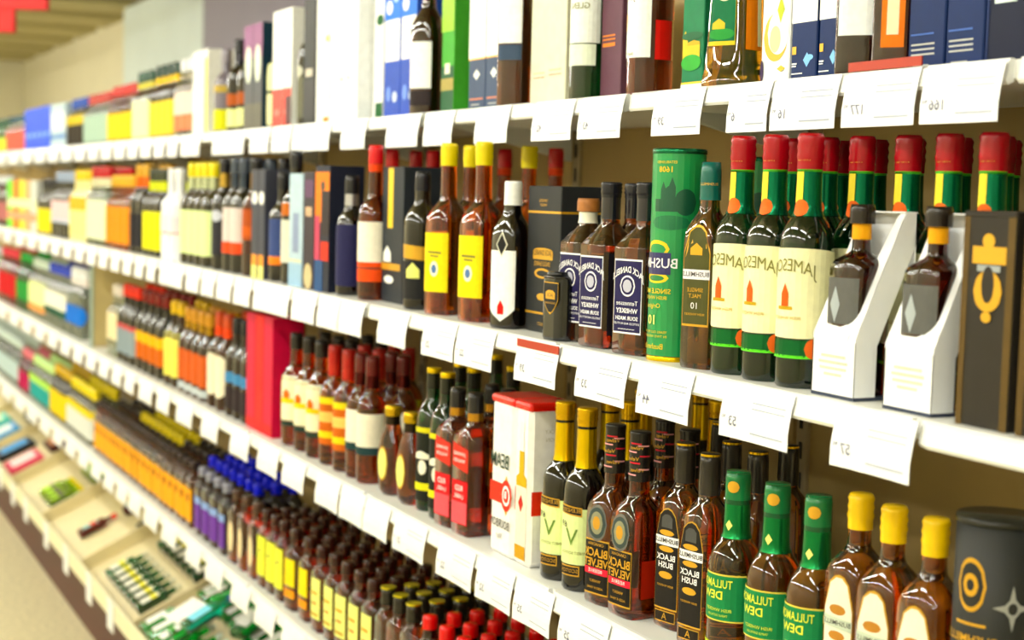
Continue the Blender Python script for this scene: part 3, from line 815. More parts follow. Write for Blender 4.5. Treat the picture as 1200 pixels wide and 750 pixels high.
# generic far bottles -------------------------------------------------
def gb(name, label, group, H, r, gl, capm, lab, z0=.04, z1=.14, sq=2.0, asp=1.0, band=None, band_z=(.06, .075), cap_h=.04, neckwrap=None, extra=(), hw=None, shape='rect', rn=None, zs=None, zn=None, texts=(), seg=20, cat='bottle'):
    zs = zs or H * .57; zn = zn or H * .73; rn = rn or .0145
    hw = hw or (r * 1.7 if sq < 2.6 else r * .86)
    L = []
    if lab is not None: L.append((z0, z1, hw, lab, shape))
    if band is not None: L.append((band_z[0], band_z[1], hw, band, 'rect', 0, .0011, 'label_band', 0) if lab is not None else (band_z[0], band_z[1], hw, band))
    L += list(extra)
    W = [(zn + .004, H - cap_h, neckwrap, 'neck_foil')] if neckwrap is not None else []
    return bottle(name, label, group, H, r, zs, zn, rn, gl, cap=(H - cap_h, capm, .0014, 0), sq=sq, asp=asp, labels=L, wraps=W, seg=seg, texts=texts, cat=cat)
BLK = plastic('17171c'); WCAP = plastic('f0f2f4')
# third shelf, continuing to the far end
fill(gb('whiskey_bottle', 'slim amber bottle with white label and dark lower band', 'white labelled amber bottles beside the squat bottles', .262, .033, glass('e07a2a', .85), plastic('5a1410'), paper('f3ecd8'), .075, .145, band=paper('1f3a3c'), band_z=(.060, .076), neckwrap=foil('4a1410')), 3, 415, 441, 2, 25)
fill(gb('whiskey_bottle', 'amber bottle with red neck and two yellow bands', 'amber bottles with yellow bands', .262, .033, glass('e07a2a', .85), plastic('a8241a'), paper('c86a1a'), .045, .150, band=paper('e8d41e'), band_z=(.135, .150), neckwrap=plastic('b02c1c'), extra=[(.060, .075, .056, paper('e8d41e'), 'rect', 0, .0012, 'label_band', 0), (.095, .118, .040, paper('f0c870'), 'rect', 0, .0012, 'label_panel', 0)]), 3, 383, 415, 3, 25)
fill(gb('whiskey_bottle', 'amber bottle with black cap and big white label with orange bird', 'bird labelled bottles', .265, .034, glass('d06a2a', .85), plastic('1d1714'), paper('f5f0cc'), .060, .165, band=paper('f0d020'), band_z=(.100, .112), extra=[(.112, .135, .010, paper('d0701c'), 'house', 0, .0012, 'bird_mark', 0), (.046, .058, .058, paper('26342a'))]), 3, 339, 383, 3, 25)
tops(gb('whiskey_bottle', 'dark bottle with orange band and gold cap, beside the magenta cartons', None, .255, .034, AMBER_DARK, GOLDF, paper('2a2438'), .06, .15, band=paper('f0641c'), band_z=(.045, .085)), 3, [(352, .19)], 20)
MAG = card('c8144a'); REDC = card('e02a28')
for k, (a, b) in enumerate(((303, 313), (313, 323), (323, 334))):
    box_at(3, a, b, .08, .29, 'gift_carton', 'glossy magenta red tall gift carton on the third shelf', 'magenta red cartons', (MAG, REDC)[k % 2], front=[(.0, 1, .02, .10, card('c81c20'))])
fill(gb('rum_bottle', 'dark rum bottle with pale blue label band', 'blue banded dark bottles', .258, .034, glass('3a1a10', .5), BLK, paper('4a86b4'), .090, .118, extra=[(.02, .08, .058, paper('2a2024'))]), 3, 274, 301, 2, 25)
fill(gb('rum_bottle', 'amber bottle with cream oval label edged orange', 'oval labelled amber bottles', .262, .036, glass('8a2c10', .6), plastic('c8542a'), paper('f4ead0'), .035, .150, shape='oval', hw=.040, neckwrap=paper('e8541c')), 3, 253, 273, 2, 25)
fill(gb('rum_bottle', 'brown bottle with coral label and silver base band', 'coral labelled bottles', .25, .035, glass('6a2410', .6), plastic('c8902a'), paper('c8642c'), .04, .13, extra=[(.012, .032, .05, paper('c4ccd0'))], neckwrap=foil('b08a2c')), 3, 218, 251, 2, 25)
fill(gb('rum_bottle', 'brown bottle with tall pale yellow label', 'pale yellow labelled bottles', .255, .036, glass('5a2410', .6), plastic('e0b81c'), paper('ece26c'), .03, .16), 3, 202, 217, 2, 25)
fill(gb('rum_bottle', 'dark bottle with orange cap and yellow orange label', 'yellow orange labelled dark bottles', .262, .037, BLACK_GLASS, plastic('7a1410'), paper('c86a18'), .04, .13, band=paper('f0b814'), band_z=(.095, .13)), 3, 168, 200, 2, 25)
fill(gb('rum_bottle', 'black bottle with red cap and grey figure label', 'grey labelled black bottles', .262, .037, BLACK_GLASS, plastic('e83414'), paper('8a98a0'), .03, .13, band=paper('c85a5a'), band_z=(.115, .13)), 3, 146, 167, 2, 25)
fill(gb('rum_bottle', 'clear bottle with cream label, beside the beige divider', 'cream labelled clear bottles', .25, .036, CLEAR, plastic('d8cfc0'), paper('e8dcb4'), .06, .17), 3, 134, 146, 1, 25)
dv = thing('divider_panel', 'beige vertical divider panel standing on the third shelf', 'panel', None, (X_at(112, ZS[3], .03), 0, ZS[3]))
link('board', boxmesh('board', -.012, .012, .02, .42, 0.0003, .352, .002), mat('divider_beige', 'cdbb86', .5, noise=.05), dv)
link('front_edge', boxmesh('front_edge', -.016, .016, .012, .02, 0.0003, .352, .002), mat('divider_edge', '9fb0a4', .4), dv)
fill(gb('vodka_bottle', 'clear bottle with round blue label', 'blue spot vodka bottles', .27, .037, CLEAR, WCAP, paper('1e78d8'), .05, .125, shape='oval', hw=.036, neckwrap=paper('e8e0dc')), 3, 86, 104, 2, 25)
fill(gb('vodka_bottle', 'clear bottle with white label and blue dot', 'white labelled vodka bottles', .26, .037, CLEAR, plastic('2c4ac0'), paper('f0eee0'), .05, .15, band=paper('22503c'), band_z=(.05, .08)), 3, 60, 85, 2, 25)
fill(gb('vodka_bottle', 'frosted bottle with pale green label and orange foot', 'pale green labelled bottles', .26, .037, CLEAR, plastic('c8d8c8'), paper('e4eab0'), .06, .16, band=paper('f0a860'), band_z=(.03, .055)), 3, 41, 60, 2, 25)
fill(gb('vodka_bottle', 'bright green liqueur bottle on the third shelf', 'bright green bottles', .27, .036, GREEN_LIT, plastic('1c9a38'), paper('2c8a3c'), .05, .14), 3, 26, 40, 2, 25)
fill(gb('vodka_bottle', 'bright red liqueur bottle on the third shelf', 'bright red bottles', .27, .037, glass('d0182a', .6), plastic('e03a54'), paper('c01828'), .04, .15), 3, 5, 25, 2, 25)
fill(gb('vodka_bottle', 'clear bottle with silver label at the far end of the third shelf', 'silver labelled far bottles', .26, .037, CLEAR, plastic('b8c4c8'), paper('c8d4dc'), .05, .15), 3, -30, 4, 1, 25)

# ================================================================== SECOND SHELF, far part
fill(gb('whiskey_bottle', 'dark bottle with violet blue label edge, beside the red cap bottle', None, .255, .032, BLACK_GLASS, BLK, paper('22224a'), .02, .15, neckwrap=foil('b8b8c0')), 2, 403, 417, 1, 20)
for k, (a, b) in enumerate(((385, 402),)):
    box_at(2, a, b, .08, .275, 'gift_carton', 'dark gift carton with flaming orange upper part', None, card('1c2030'),
       front=[(0, 1, .55, .95, ORANGEP), (.45, 1, .45, .80, card('20161c')), (.4, .7, .8, .88, INK, 'oval', 'mark'), (0, .35, .25, .6, card('c84a6a')), (0, .6, .0, .25, card('1c4a7a')), (.45, 1, .25, .4, card('d83a1c'))])
box_at(2, 371, 384, .08, .262, 'gift_carton', 'dark purple gift carton with cream mark', None, card('2e2630'), front=[(.1, .9, .78, .93, card('5a3c5e')), (.2, .8, .62, .70, card('c8a888')), (.1, .9, .0, .22, card('c8b890'), 'oval', 'mark')])
box_at(2, 354, 370, .08, .258, 'gift_carton', 'silver blue tall gift carton', None, card('b4cad8'), front=[(.3, .75, .30, .65, card('8a98b8')), (0, 1, .22, .24, card('d8d8b0')), (.0, 1, .0, .20, card('9cbcd6'))])
tops(gb('liqueur_bottle', 'tall black bottle with glossy long neck, beside the silver blue carton', None, .312, .034, BLACK_GLASS, BLK, paper('d8d8c8'), .05, .15, extra=[(.16, .19, .05, paper('b86a1c'))]), 2, [(348, None)], 20)
fill(gb('liqueur_bottle', 'dark bottle with blue label and orange foot band', 'blue label bottles with orange foot', .262, .034, BLACK_GLASS, BLK, paper('3a4a7a'), .06, .15, band=paper('f08a2a'), band_z=(.04, .06)), 2, 325, 336, 2, 25)
for a, b in ((309, 317), (317, 325)):
    box_at(2, a, b, .08, .268, 'gift_carton', 'dark slate carton with white oval, above the magenta cartons', 'slate cartons with white oval', card('3a3c48'), front=[(.1, .95, .68, .80, WHITE, 'oval', 'oval_mark'), (.1, .9, .12, .22, card('f0a03c')), (.1, .9, .0, .12, card('e8e890'))])
fill(gb('whiskey_bottle', 'red brown bottle with dark cap and rust label', 'rust labelled bottles', .30, .035, glass('7a2810', .6), BLK, paper('a85220'), .09, .17, band=paper('c8641c'), band_z=(.10, .125), neckwrap=foil('8a6a3a')), 2, 291, 308, 2, 25)
fill(gb('whiskey_bottle', 'dark bottle with pale label and red orange foot', 'pale label bottles with red foot', .30, .035, BLACK_GLASS, plastic('3c4450'), paper('d8ccc8'), .05, .17, band=paper('e85a2c'), band_z=(.05, .08), neckwrap=foil('3c4450')), 2, 271, 290, 2, 25)
fill(gb('whiskey_bottle', 'black bottle with silver badge and black cap', 'black bottles with silver badge', .30, .035, BLACK_GLASS, BLK, paper('2a2a30'), .04, .15, extra=[(.13, .16, .02, paper('c8ccd8'), 'oval', 10, .0012, 'badge', 0)], neckwrap=foil('b89a4a')), 2, 256, 270, 2, 25)
fill(gb('whiskey_bottle', 'dark bottle with yellow cap and large pale green label', 'pale green labels with yellow caps', .29, .037, glass('3a3010', .5), plastic('e8d81c'), paper('e2f2b0'), .03, .155, neckwrap=foil('b8c0a0')), 2, 222, 255, 2, 25)
fill(gb('liqueur_bottle', 'opaque white slender bottle with red foot ring', 'opaque white bottles', .275, .036, mat('white_bottle', 'eef0f6', .25, coat=.4), WCAP, paper('e0dce4'), .08, .13, band=paper('e86a60'), band_z=(.0785, .082)), 2, 198, 216, 1, 25)
fill(gb('liqueur_bottle', 'dark bottle with bright yellow label and yellow neck', 'bright yellow labels', .275, .036, BLACK_GLASS, plastic('343a28'), paper('e8e414'), .02, .14, neckwrap=plastic('d8e01e')), 2, 177, 197, 2, 25)
fill(gb('liqueur_bottle', 'black brown bottle with copper neck', 'copper necked bottles', .29, .036, BLACK_GLASS, plastic('d8a83c'), paper('1c1a22'), .02, .13, neckwrap=paper('f07a24')), 2, 161, 176, 2, 25)
fill(gb('liqueur_bottle', 'orange liqueur bottle with gold cap', 'orange liqueur bottles', .255, .037, ORANGE_GLASS, plastic('e8b83c'), paper('f09a24'), .02, .17), 2, 133, 160, 2, 25)
fill(gb('liqueur_bottle', 'pale cream label bottle with red cap', 'cream labels with red cap', .285, .036, glass('7a8a5a', .5), plastic('b81424'), paper('e6ecc8'), .02, .19, neckwrap=foil('d8d8c0')), 2, 110, 132, 2, 25)
fill(gb('liqueur_bottle', 'cream liqueur bottle with yellow edge', 'yellow edged cream bottles', .275, .036, mat('cream_bottle', 'e6dca0', .3, coat=.3), plastic('e8c81c'), paper('eee49a'), .02, .17, band=paper('f0b43c'), band_z=(.12, .17)), 2, 90, 109, 2, 25)
fill(gb('liqueur_bottle', 'black bottle with pale pink label', 'pink labelled black bottles', .268, .036, BLACK_GLASS, plastic('9aa8c0'), paper('e8c8cc'), .07, .15, band=paper('c0c8d8'), band_z=(.06, .075)), 2, 68, 89, 2, 25)
fill(gb('liqueur_bottle', 'dark bottle with lemon label low on its body', 'lemon labelled bottles', .24, .036, BLACK_GLASS, BLK, paper('ecd81c'), .01, .11), 2, 52, 67, 2, 25)
for k in range(5):
    a = 17 + k * 7
    c = ('7cd43c', 'e87a2c', 'd8d83c', 'd8a87a', 'c8ccc8')[k]
    box_at(2, a, a + 7, .08, .23, 'gift_carton', ('lime green', 'orange', 'yellow', 'tan', 'pale grey')[k] + ' striped small carton, far along the second shelf', 'striped small cartons', card(c), front=[(0, 1, .45, .62, card('e8eec0')), (0, 1, .2, .35, card('e8a080'))])
fill(gb('liqueur_bottle', 'wine red bottle at the far end of the second shelf', 'wine red far bottles', .25, .037, glass('5a1418', .5), plastic('c8ccd0'), paper('a86a6a'), .03, .12), 2, -30, 16, 1, 25)

# ================================================================== FOURTH SHELF (small flask bottles)
def fl(label, group, gl, capm, lab, z0, z1, H=.192, r=.034, asp=.6, **kw):
    return gb('flask_bottle', label, group, H, r, gl, capm, lab, z0, z1, sq=3.4, asp=asp, cap_h=kw.pop('cap_h', .024), zs=H * .62, zn=H * .80, rn=.0135, **kw)
fill(fl('red capped amber flask at the near end of the fourth shelf', 'red capped flasks', glass('6a200c', .6), plastic('d81a1a'), paper('f0ead0'), .03, .10), 4, 492, 760, 4, 5, yg=.008)
fill(fl('amber flask with black cap topped by a gold disc', 'black capped flasks with gold tops', glass('b8602c', .85), plastic('201c14'), paper('f3e6b0'), .02, .085, H=.194, cap_h=.034), 4, 446, 490, 4, 5, n=3, yg=.008)
GOLDTOP = None
for o in list(COL.objects):
    if o.get('group') == 'black capped flasks with gold tops':
        if GOLDTOP is None:
            V = [(.0155 * cos(i * pi / 8), .0155 * sin(i * pi / 8), zz) for zz in (.1925, .196) for i in range(16)]
            F = [(i, (i + 1) % 16, 16 + (i + 1) % 16, 16 + i) for i in range(16)] + [tuple(range(16, 32))]
            GOLDTOP = mesh('gold_top', V, F); GOLDTOP.materials.append(foil('e4d81c'))
        link('gold_top', GOLDTOP, None, o)
fill(fl('dark amber flask with pale yellow printed label, beside the black caps', 'pale yellow printed flasks', glass('a8482c', .8), plastic('30120a'), paper('eeee8c'), .030, .122, extra=[(.085, .092, .015, paper('d8a83c'), 'rect', 0, .0012, 'print_line', 0), (.062, .068, .012, paper('c88a3c'), 'rect', 0, .0012, 'print_line', 0), (.036, .044, .02, paper('c8a84c'), 'rect', 0, .0012, 'print_line', 0)]), 4, 371, 445, 4, 5, yg=.008)
fill(fl('dark amber flask with bright yellow label over an orange band', 'yellow over orange flasks', glass('a8482c', .8), plastic('30120a'), paper('f0dc14'), .058, .122, extra=[(.030, .050, .029, paper('f0a01c'))]), 4, 339, 370, 4, 5, yg=.008)
fill(fl('dark amber flask with tall lemon label and small black bird', 'lemon labelled flasks', glass('a8482c', .8), plastic('30120a'), paper('ecee50'), .030, .128, extra=[(.085, .100, .005, INK, 'diamond', 0, .0012, 'bird_mark', 0)]), 4, 308, 338, 4, 5, yg=.008)
fill(fl('red amber flask with cream oval label', 'cream oval flasks', glass('e0541c', .85), plastic('4a3428'), paper('f4dcb0'), .03, .11, shape='oval', hw=.016), 4, 272, 307, 1, 5, yg=.008)
fill(fl('dark flask with violet label, beside the golden labels', 'violet labelled flasks', glass('4a1c20', .6), plastic('8a8a9a'), paper('6a3a9a'), .02, .11, band=paper('8aa4d8'), band_z=(.09, .11)), 4, 233, 271, 1, 5)
pb = fl('flask with bright blue cap standing behind the violet flasks', 'blue capped flasks', glass('2c1c1c', .5), plastic('1428e8'), paper('3a3a5a'), .03, .11, cap_h=.03)
for q in range(3):
    for i in range(7):
        put(pb, 4, X_at(236, ZS[4], .09) + .06 + i * .075, .03 + .030 + .05 + q * .050, 5)
fill(fl('brown flask with golden yellow label', 'golden labelled flasks', glass('9a4a24', .8), foil('3a3030'), paper('eea810'), .02, .115, extra=[(.075, .10, .010, paper('8a4a10'), 'shield', 0, .0012, 'stag_mark', 0)]), 4, 116, 231, 1, 5)
pdk = fl('dark capped brown flask standing behind the golden labels', 'dark capped flasks behind the golden labels', glass('7a3c1c', .7), plastic('1c100a'), paper('8a5a2a'), .03, .10)
py = fl('flask with yellow cap standing behind the golden labels', 'yellow capped flasks', glass('5a2c0c', .6), plastic('ead41a'), paper('8a6a5a'), .03, .10, H=.198, cap_h=.03)
for q in range(2):
    for i in range(17):
        put(py if 5 <= i <= 12 else pdk, 4, X_at(116, ZS[4], .034) + .04 + i * .075, .03 + .030 + .05 + q * .050, 5)
fill(gb('rum_bottle', 'small bottle with white blue label and yellow cap, far on the fourth shelf', 'white blue labelled small bottles', .21, .035, glass('8a8a5a', .5), plastic('e8d41c'), paper('d8dcd8'), .02, .12, band=paper('e8d030'), band_z=(.10, .13)), 4, 86, 115, 2, 5)
fill(gb('rum_bottle', 'black bottle with narrow yellow label', 'narrow yellow labels', .22, .035, BLACK_GLASS, plastic('caa82a'), paper('e8cc14'), .02, .12, hw=.03), 4, 66, 85, 2, 5)
fill(gb('rum_bottle', 'bottle with teal label and lime top band', 'teal labelled bottles', .2, .035, CLEAR, plastic('c8e8a0'), paper('1c9a9a'), .02, .11, band=paper('b8e46a'), band_z=(.09, .12)), 4, 42, 65, 2, 5)
fill(gb('rum_bottle', 'magenta small bottle on the fourth shelf', 'magenta small bottles', .2, .035, glass('b8184a', .6), plastic('d87a8a'), paper('b01c5a'), .02, .10), 4, 29, 41, 2, 5)
fill(gb('vodka_bottle', 'clear small bottle with pale blue label on the fourth shelf', 'clear small bottles', .22, .036, CLEAR, plastic('c8d8d4'), paper('b8ccd0'), .03, .12), 4, -30, 28, 2, 5)

# ================================================================== TOP SHELF
NVY = card('0a2654'); NVD = card('050e2a'); NV2 = card('3a4a66'); WB = card('f4f6f4')
SILV = mat('silver_print', 'a8aaa8', .35, metal=.4)
for k, (a, b) in enumerate(((1062, 1106), (1106, 1152), (1153, 1204), (1205, 1262))):
    box_at(1, a, b, .085, .29, 'gift_carton', ['deep blue carton with pale lines near its foot, beside the orange strip bottle', 'deep blue carton with pale lines near its foot, between two blue cartons', 'dark navy carton with a white square label', 'deep blue carton cut off by the picture border'][k], 'deep blue cartons at the near end', (NVY, NVY, NVD, NVY)[k],
      front=[(.1, .75, .055, .062, SILV), (.1, .75, .075, .082, SILV), (.1, .75, .095, .102, SILV), (.08, .72, .135, .142, card('4a6ab0')), (.18, .62, .012, .018, SILV)] if k != 2 else [(.18, .72, .22, .45, card('d4e4e4')), (0, .06, 0, 1, NVY)],
      texts=[] if k != 2 else [('TALISKER', .0095, .45, .33, INK), ('DISTILLERY', .005, .45, .29, INK)])
p = bottle('whiskey_bottle', 'dark amber bottle with orange and white vertical labels, beside the blue cartons', None, .30, .029, .19, .23, .0145, glass('5a1e10', .6), cap=(.26, BLK, .001, 0), sq=4,
  labels=[(.03, .19, .014, paper('e87a0c'), 'rect', 0), (.045, .20, .007, paper('e8e4c0'), 'rect', 0, .001)])
fill(p, 1, 1038, 1062, 1, 38, n=1)
p = bottle('whiskey_bottle', 'wine dark bottle with large white label, behind the small red shelf strip', None, .30, .031, .19, .23, .0145, glass('4a1410', .55), cap=(.26, BLK, .001, 0), sq=3.4, labels=[(.050, .19, .027, paper('eef0f0'))])
fill(p, 1, 992, 1022, 1, 38, n=1)
for k, (a, b) in enumerate(((925, 956), (957, 986))):
    box_at(1, a, b, .08, .30, 'gift_carton', ['blue and white carton with pale fish mark, beside the golden swirl carton', 'blue and white carton with pale fish mark, beside the wine dark bottle'][k], 'blue cartons with fish mark', NVY,
      front=[(0, 1, .268, 1, WB), (.50, .80, .070, .135, card('8ac0f0'), 'diamond', 'fish_mark'), (.62, .9, .10, .125, card('8ac0f0'), 'oval', 'fish_mark'), (.06, .22, .130, .165, GOLD, 'rect', 'crest'), (.06, .26, .085, .092, WB), (.06, .24, .075, .08, WB), (.06, .5, .042, .047, WB), (.06, .9, .012, .018, card('3a78d8'))])
box_at(1, 890, 924, .08, .30, 'gift_carton', 'white carton printed with a golden liquid swirl', None, WB,
      front=[(.08, .95, .11, .33, GOLD, 'oval', 'swirl'), (.22, .98, .14, .34, WB, 'oval', 'swirl_hollow'), (.30, .7, .15, .27, card('f4e8a8'), 'oval', 'swirl_core'), (.55, .8, .28, .40, card('b8c43a'), 'diamond', 'leaf'), (.6, .9, .06, .09, card('c8b84a'), 'diamond', 'leaf'), (.0, .12, .02, .12, card('3a2a4a'), 'oval', 'leaf')])
# broad based amber bottle with green label
tp = [(0, .039), (.003, .042), (.012, .0425), (.03, .038), (.09, .035), (.18, .032), (.22, .026), (.25, .016), (.27, .014), (.32, .014)]
p = bottle('whiskey_bottle', 'large amber bottle with flared base, green picture label and orange side label', None, .32, .0425, .18, .26, .014, glass('f0ac3c', .92), cap=(.28, BLK, .001, 0), pts=tp, sq=3.4,
  labels=[(.060, .15, .022, paper('e0c83a'), 'rect', -4), (.066, .15, .021, paper('0f6440'), 'rect', -4, .001, 'inner_label', 0), (.083, .098, .010, paper('c8b83a'), 'house', -12, .0014, 'chapel_print', 0), (.068, .084, .022, paper('2c8a3c'), 'oval', -4, .0013, 'trees_print', 0), (.122, .150, .014, paper('e8dcb0'), 'oval', 0, .0014, 'round_badge', 0), (.054, .16, .016, paper('e88a14'), 'rect', 74), (.060, .16, .005, paper('f0eec0'), 'rect', 92, .0011)])
fill(p, 1, 830, 890, 1, 22, n=1)
GC = card('14704a')
box_at(1, 797, 823, .07, .30, 'gift_carton', 'green carton printed with a yellow chapel and trees', None, GC,
   front=[(0, 1, 0, .045, WB), (0, 1, .045, .055, YP), (.05, .85, .17, .235, card('e0c43a')), (.05, .28, .235, .31, card('e0c43a'), 'house', 'chapel_print'), (.28, .85, .235, .26, card('c8a82c'), 'house', 'chapel_print'), (.0, .95, .11, .19, card('3aa03c'), 'oval', 'trees_print'), (0, 1, .26, .30, card('1c5a3a'), 'oval', 'trees_print')])
p = bottle('whiskey_bottle', 'dark amber bottle with white label and red back label', None, .31, .036, .20, .24, .0145, glass('c05a2c', .85), cap=(.27, BLK, .001, 0),
   labels=[(.058, .20, .040, paper('eef2ee'), 'rect', -8), (.055, .115, .016, paper('d8281c'), 'rect', 92), (.055, .117, .002, paper('f0d890'), 'rect', 122, .001), (.10, .125, .005, GOLD, 'rect', -30, .0011, 'crest', 0)], texts=[('JURA', .014, .15, INK, -14, 0), ('Single Malt', .006, .064, INKG, -10, 0)])
fill(p, 1, 731, 790, 1, 2, n=1)
box_at(1, 702, 727, .08, .30, 'gift_carton', 'mauve brown carton with orange print, beside the white and red label bottle', None, card('5a3a48'), front=[(0, .9, 0, .012, card('c8a080')), (.1, .7, .29, .31, card('e08a3c')), (.1, .7, .325, .333, card('e08a3c')), (.1, .7, .345, .353, card('e08a3c'))])
p = bottle('whiskey_bottle', 'dark green bottle with two white labels', None, .30, .031, .20, .235, .0145, GREEN_GLASS, cap=(.26, BLK, .001, 0), labels=[(.095, .185, .036, paper('eaf0ea'), 'rect', -4), (.058, .093, .030, paper('e2ecd8'), 'rect', -6)], texts=[('GLEN', .014, .155, INKG, -4, 0)])
fill(p, 1, 671, 703, 1, 38, n=1)
box_at(1, 620, 662, .08, .30, 'gift_carton', 'tall cream grey carton with faint lettering', None, card('dcdcc4'), front=[(.1, .42, .19, .20, card('c8c4a0')), (.55, .9, .20, .21, card('c8c4a0')), (.1, .42, .165, .172, card('d8a890')), (.55, .9, .175, .182, card('d8a890'))])
p = bottle('whiskey_bottle', 'amber bottle with white upper and navy lower label, beside the cream carton', None, .30, .030, .20, .235, .0145, AMBER_DARK, cap=(.26, BLK, .001, 0), sq=3.2, labels=[(.115, .20, .026, WHITE), (.085, .112, .026, paper('3a4a60'))])
fill(p, 1, 588, 617, 1, 38, n=1)
for k, (a, b) in enumerate(((548, 568), (568, 588))):
    box_at(1, a, b, .08, .30, 'gift_carton', 'white over slate blue carton with white crest', 'white over slate cartons', NV2, y=.045, front=[(0, 1, .335, 1, WB), (0, 1, .33, .34, GOLD), (.3, .7, .20, .27, WB, 'diamond', 'crest'), (.1, .9, .075, .085, card('d88a6a')), (.2, .7, .04, .048, SILV)], texts=[])
box_at(1, 516, 531, .07, .30, 'gift_carton', 'green carton shading to dark with gold foot band', None, card('4aa038'), front=[(0, 1, 0, .32, card('2c5a3c')), (0, 1, 0, .02, GOLD), (0, 1, .16, .24, card('a89a5a')), (.3, .7, .27, .34, CREAM), (0, 1, .55, 1, card('9ac844'))])
p = bottle('whiskey_bottle', 'amber bottle with green white and gold label stripes', None, .30, .030, .20, .235, .0145, AMBER_DARK, cap=(.26, BLK, .001, 0), labels=[(.08, .19, .05, paper('2a5a44')), (.095, .115, .05, paper('d8d4c0'), 'rect', 0, .001, 'label_band', 0), (.12, .135, .05, paper('d8a83c'), 'slant', 0, .001, 'label_band', 0), (.06, .078, .05, paper('1c7a5c')), (.15, .17, .05, paper('d8d8d0'), 'rect', 0, .001, 'label_band', 0)])
put(p, 1, X_at(548, ZS[1], .31), .31, 38)
p = bottle('whiskey_bottle', 'wine red bottle with tall white label, beside the blue and white cartons', None, .29, .033, .17, .225, .0145, glass('5a1a14', .6), cap=(.25, BLK, .001, 0), sq=3.2, labels=[(.055, .15, .029, WHITE), (.02, .050, .029, paper('241a1c'))])
fill(p, 1, 486, 513, 1, 38, n=1)
BLC = card('2a52b4')
for k, (a, b) in enumerate(((449, 468), (468, 487))):
    box_at(1, a, b, .08, .30, 'gift_carton', 'blue carton with white window and bubbled blue top', 'blue cartons with bubble print', BLC, front=[(.05, .95, .42, .72, WB), (.15, .45, .13, .24, card('7a9ae8'), 'oval', 'mark'), (.55, .85, .12, .20, card('c8d4ec'), 'oval', 'mark'), (0, 1, .72, 1, card('1c7ae0')), (.1, .5, .76, .86, WB, 'oval', 'bubble'), (.5, .95, .84, .97, card('bfe4f4'), 'oval', 'bubble'), (.05, .35, .88, .97, card('bfe4f4'), 'oval', 'bubble')])
box_at(1, 436, 448, .07, .30, 'gift_carton', 'white carton with dark green foot', None, WB, front=[(.3, 1, 0, .13, card('1c5a2c')), (.3, 1, .7, .78, card('1c5a2c'), 'oval', 'leaf')])
box_at(1, 402, 435, .08, .31, 'gift_carton', 'wide white carton with small grey marks', None, WB, front=[(.35, .5, .30, .33, SILV, 'oval', 'mark'), (.6, .75, .31, .33, SILV, 'oval', 'mark')])
box_at(1, 385, 401, .08, .31, 'gift_carton', 'white carton with small gold crest and gold foot mark', None, WB, front=[(.7, 1, .62, .68, GOLD, 'house', 'crest'), (.6, 1, .0, .05, card('b88a1c'))])
box_at(1, 370, 384, .08, .31, 'gift_carton', 'tall black carton beside the white cartons', None, card('1c201e'), front=[(.0, 1, .05, .35, card('2a2a2c')), (.2, .8, .38, .44, card('c8c0b0'))])
fill(gb('whiskey_bottle', 'dark grey bottle with olive label, beside the tall black carton', None, .30, .034, BLACK_GLASS, BLK, paper('6a6a58'), .02, .12, extra=[(.12, .15, .02, paper('c8c8b8'), 'oval', 0, .0011)]), 1, 357, 369, 1, 6, n=1)
for a, b in ((333, 345), (345, 356)):
    box_at(1, a, b, .08, .30, 'gift_carton', 'white carton with salmon red foot', 'white cartons with red foot', WB, front=[(0, 1, 0, .33, card('e0584c')), (.2, .8, .1, .16, card('ec8a80'), 'oval', 'mark'), (.4, 1, .02, .26, card('4a2c30'))] if a > 340 else [(0, 1, 0, .33, card('e0584c')), (.2, .8, .1, .16, card('ec8a80'), 'oval', 'mark')])
fill(gb('whiskey_bottle', 'dark teal bottle with cream labels, beside the red footed cartons', None, .27, .033, GREEN_GLASS, BLK, paper('e8e8b8'), .01, .09, extra=[(.10, .17, .03, paper('e4e8b4'))]), 1, 322, 332, 1, 6, n=1)
for a, b in ((299, 310), (310, 321)):
    box_at(1, a, b, .08, .285, 'gift_carton', 'slate carton with mauve top and long white oval', 'slate cartons with long ovals', card('4c4e52'), front=[(0, 1, .68, 1, card('8a5a82')), (.15, .85, .45, .80, card('e8f0dc'), 'oval', 'oval_mark'), (0, 1, 0, .25, card('5e5c50'))], side=[(0, 1, 0, 1, card('123042'))])
fill(gb('whiskey_bottle', 'black bottle with pale yellow foot label, beside the slate cartons', 'black bottles with pale foot labels', .265, .035, BLACK_GLASS, BLK, paper('eaeea8'), .015, .065, extra=[(.075, .11, .05, paper('a8581c'), 'oval', 0, .001, 'crest')], neckwrap=plastic('1c1a28')), 1, 274, 298, 2, 15)
fill(gb('whiskey_bottle', 'grey mauve bottle with acid yellow foot label', 'acid yellow foot labels', .25, .036, mat('mauve_bottle', '6a6470', .3, coat=.3), plastic('8a8490'), paper('d8d820'), .01, .07, extra=[(.12, .14, .05, paper('b8a04a'))]), 1, 257, 272, 1, 15)
box_at(1, 238, 256, .09, .255, 'gift_carton', 'tall bright white carton with pale yellow edge', None, WB, front=[(.75, 1, 0, .9, card('e8e08a'))])
fill(gb('vodka_bottle', 'clear pale bottle with salmon foot, beside the tall white carton', 'pale salmon bottles', .25, .036, CLEAR, WCAP, paper('e8d8cc'), .02, .16, band=paper('e8906a'), band_z=(.02, .07)), 1, 213, 237, 2, 15)
fill(gb('whiskey_bottle', 'brown bottle with dark cap and mustard yellow label', 'mustard labelled bottles', .25, .037, BLACK_GLASS, plastic('1c3a30'), paper('e8d048'), .01, .125, neckwrap=foil('c8a82c')), 1, 184, 212, 2, 15)
fill(gb('whiskey_bottle', 'bottle with pale lemon white label and yellow neck', 'lemon white labels', .245, .036, glass('5a5a2a', .5), plastic('244a38'), paper('eef0c0'), .01, .14, neckwrap=plastic('dcd040')), 1, 163, 183, 2, 15)
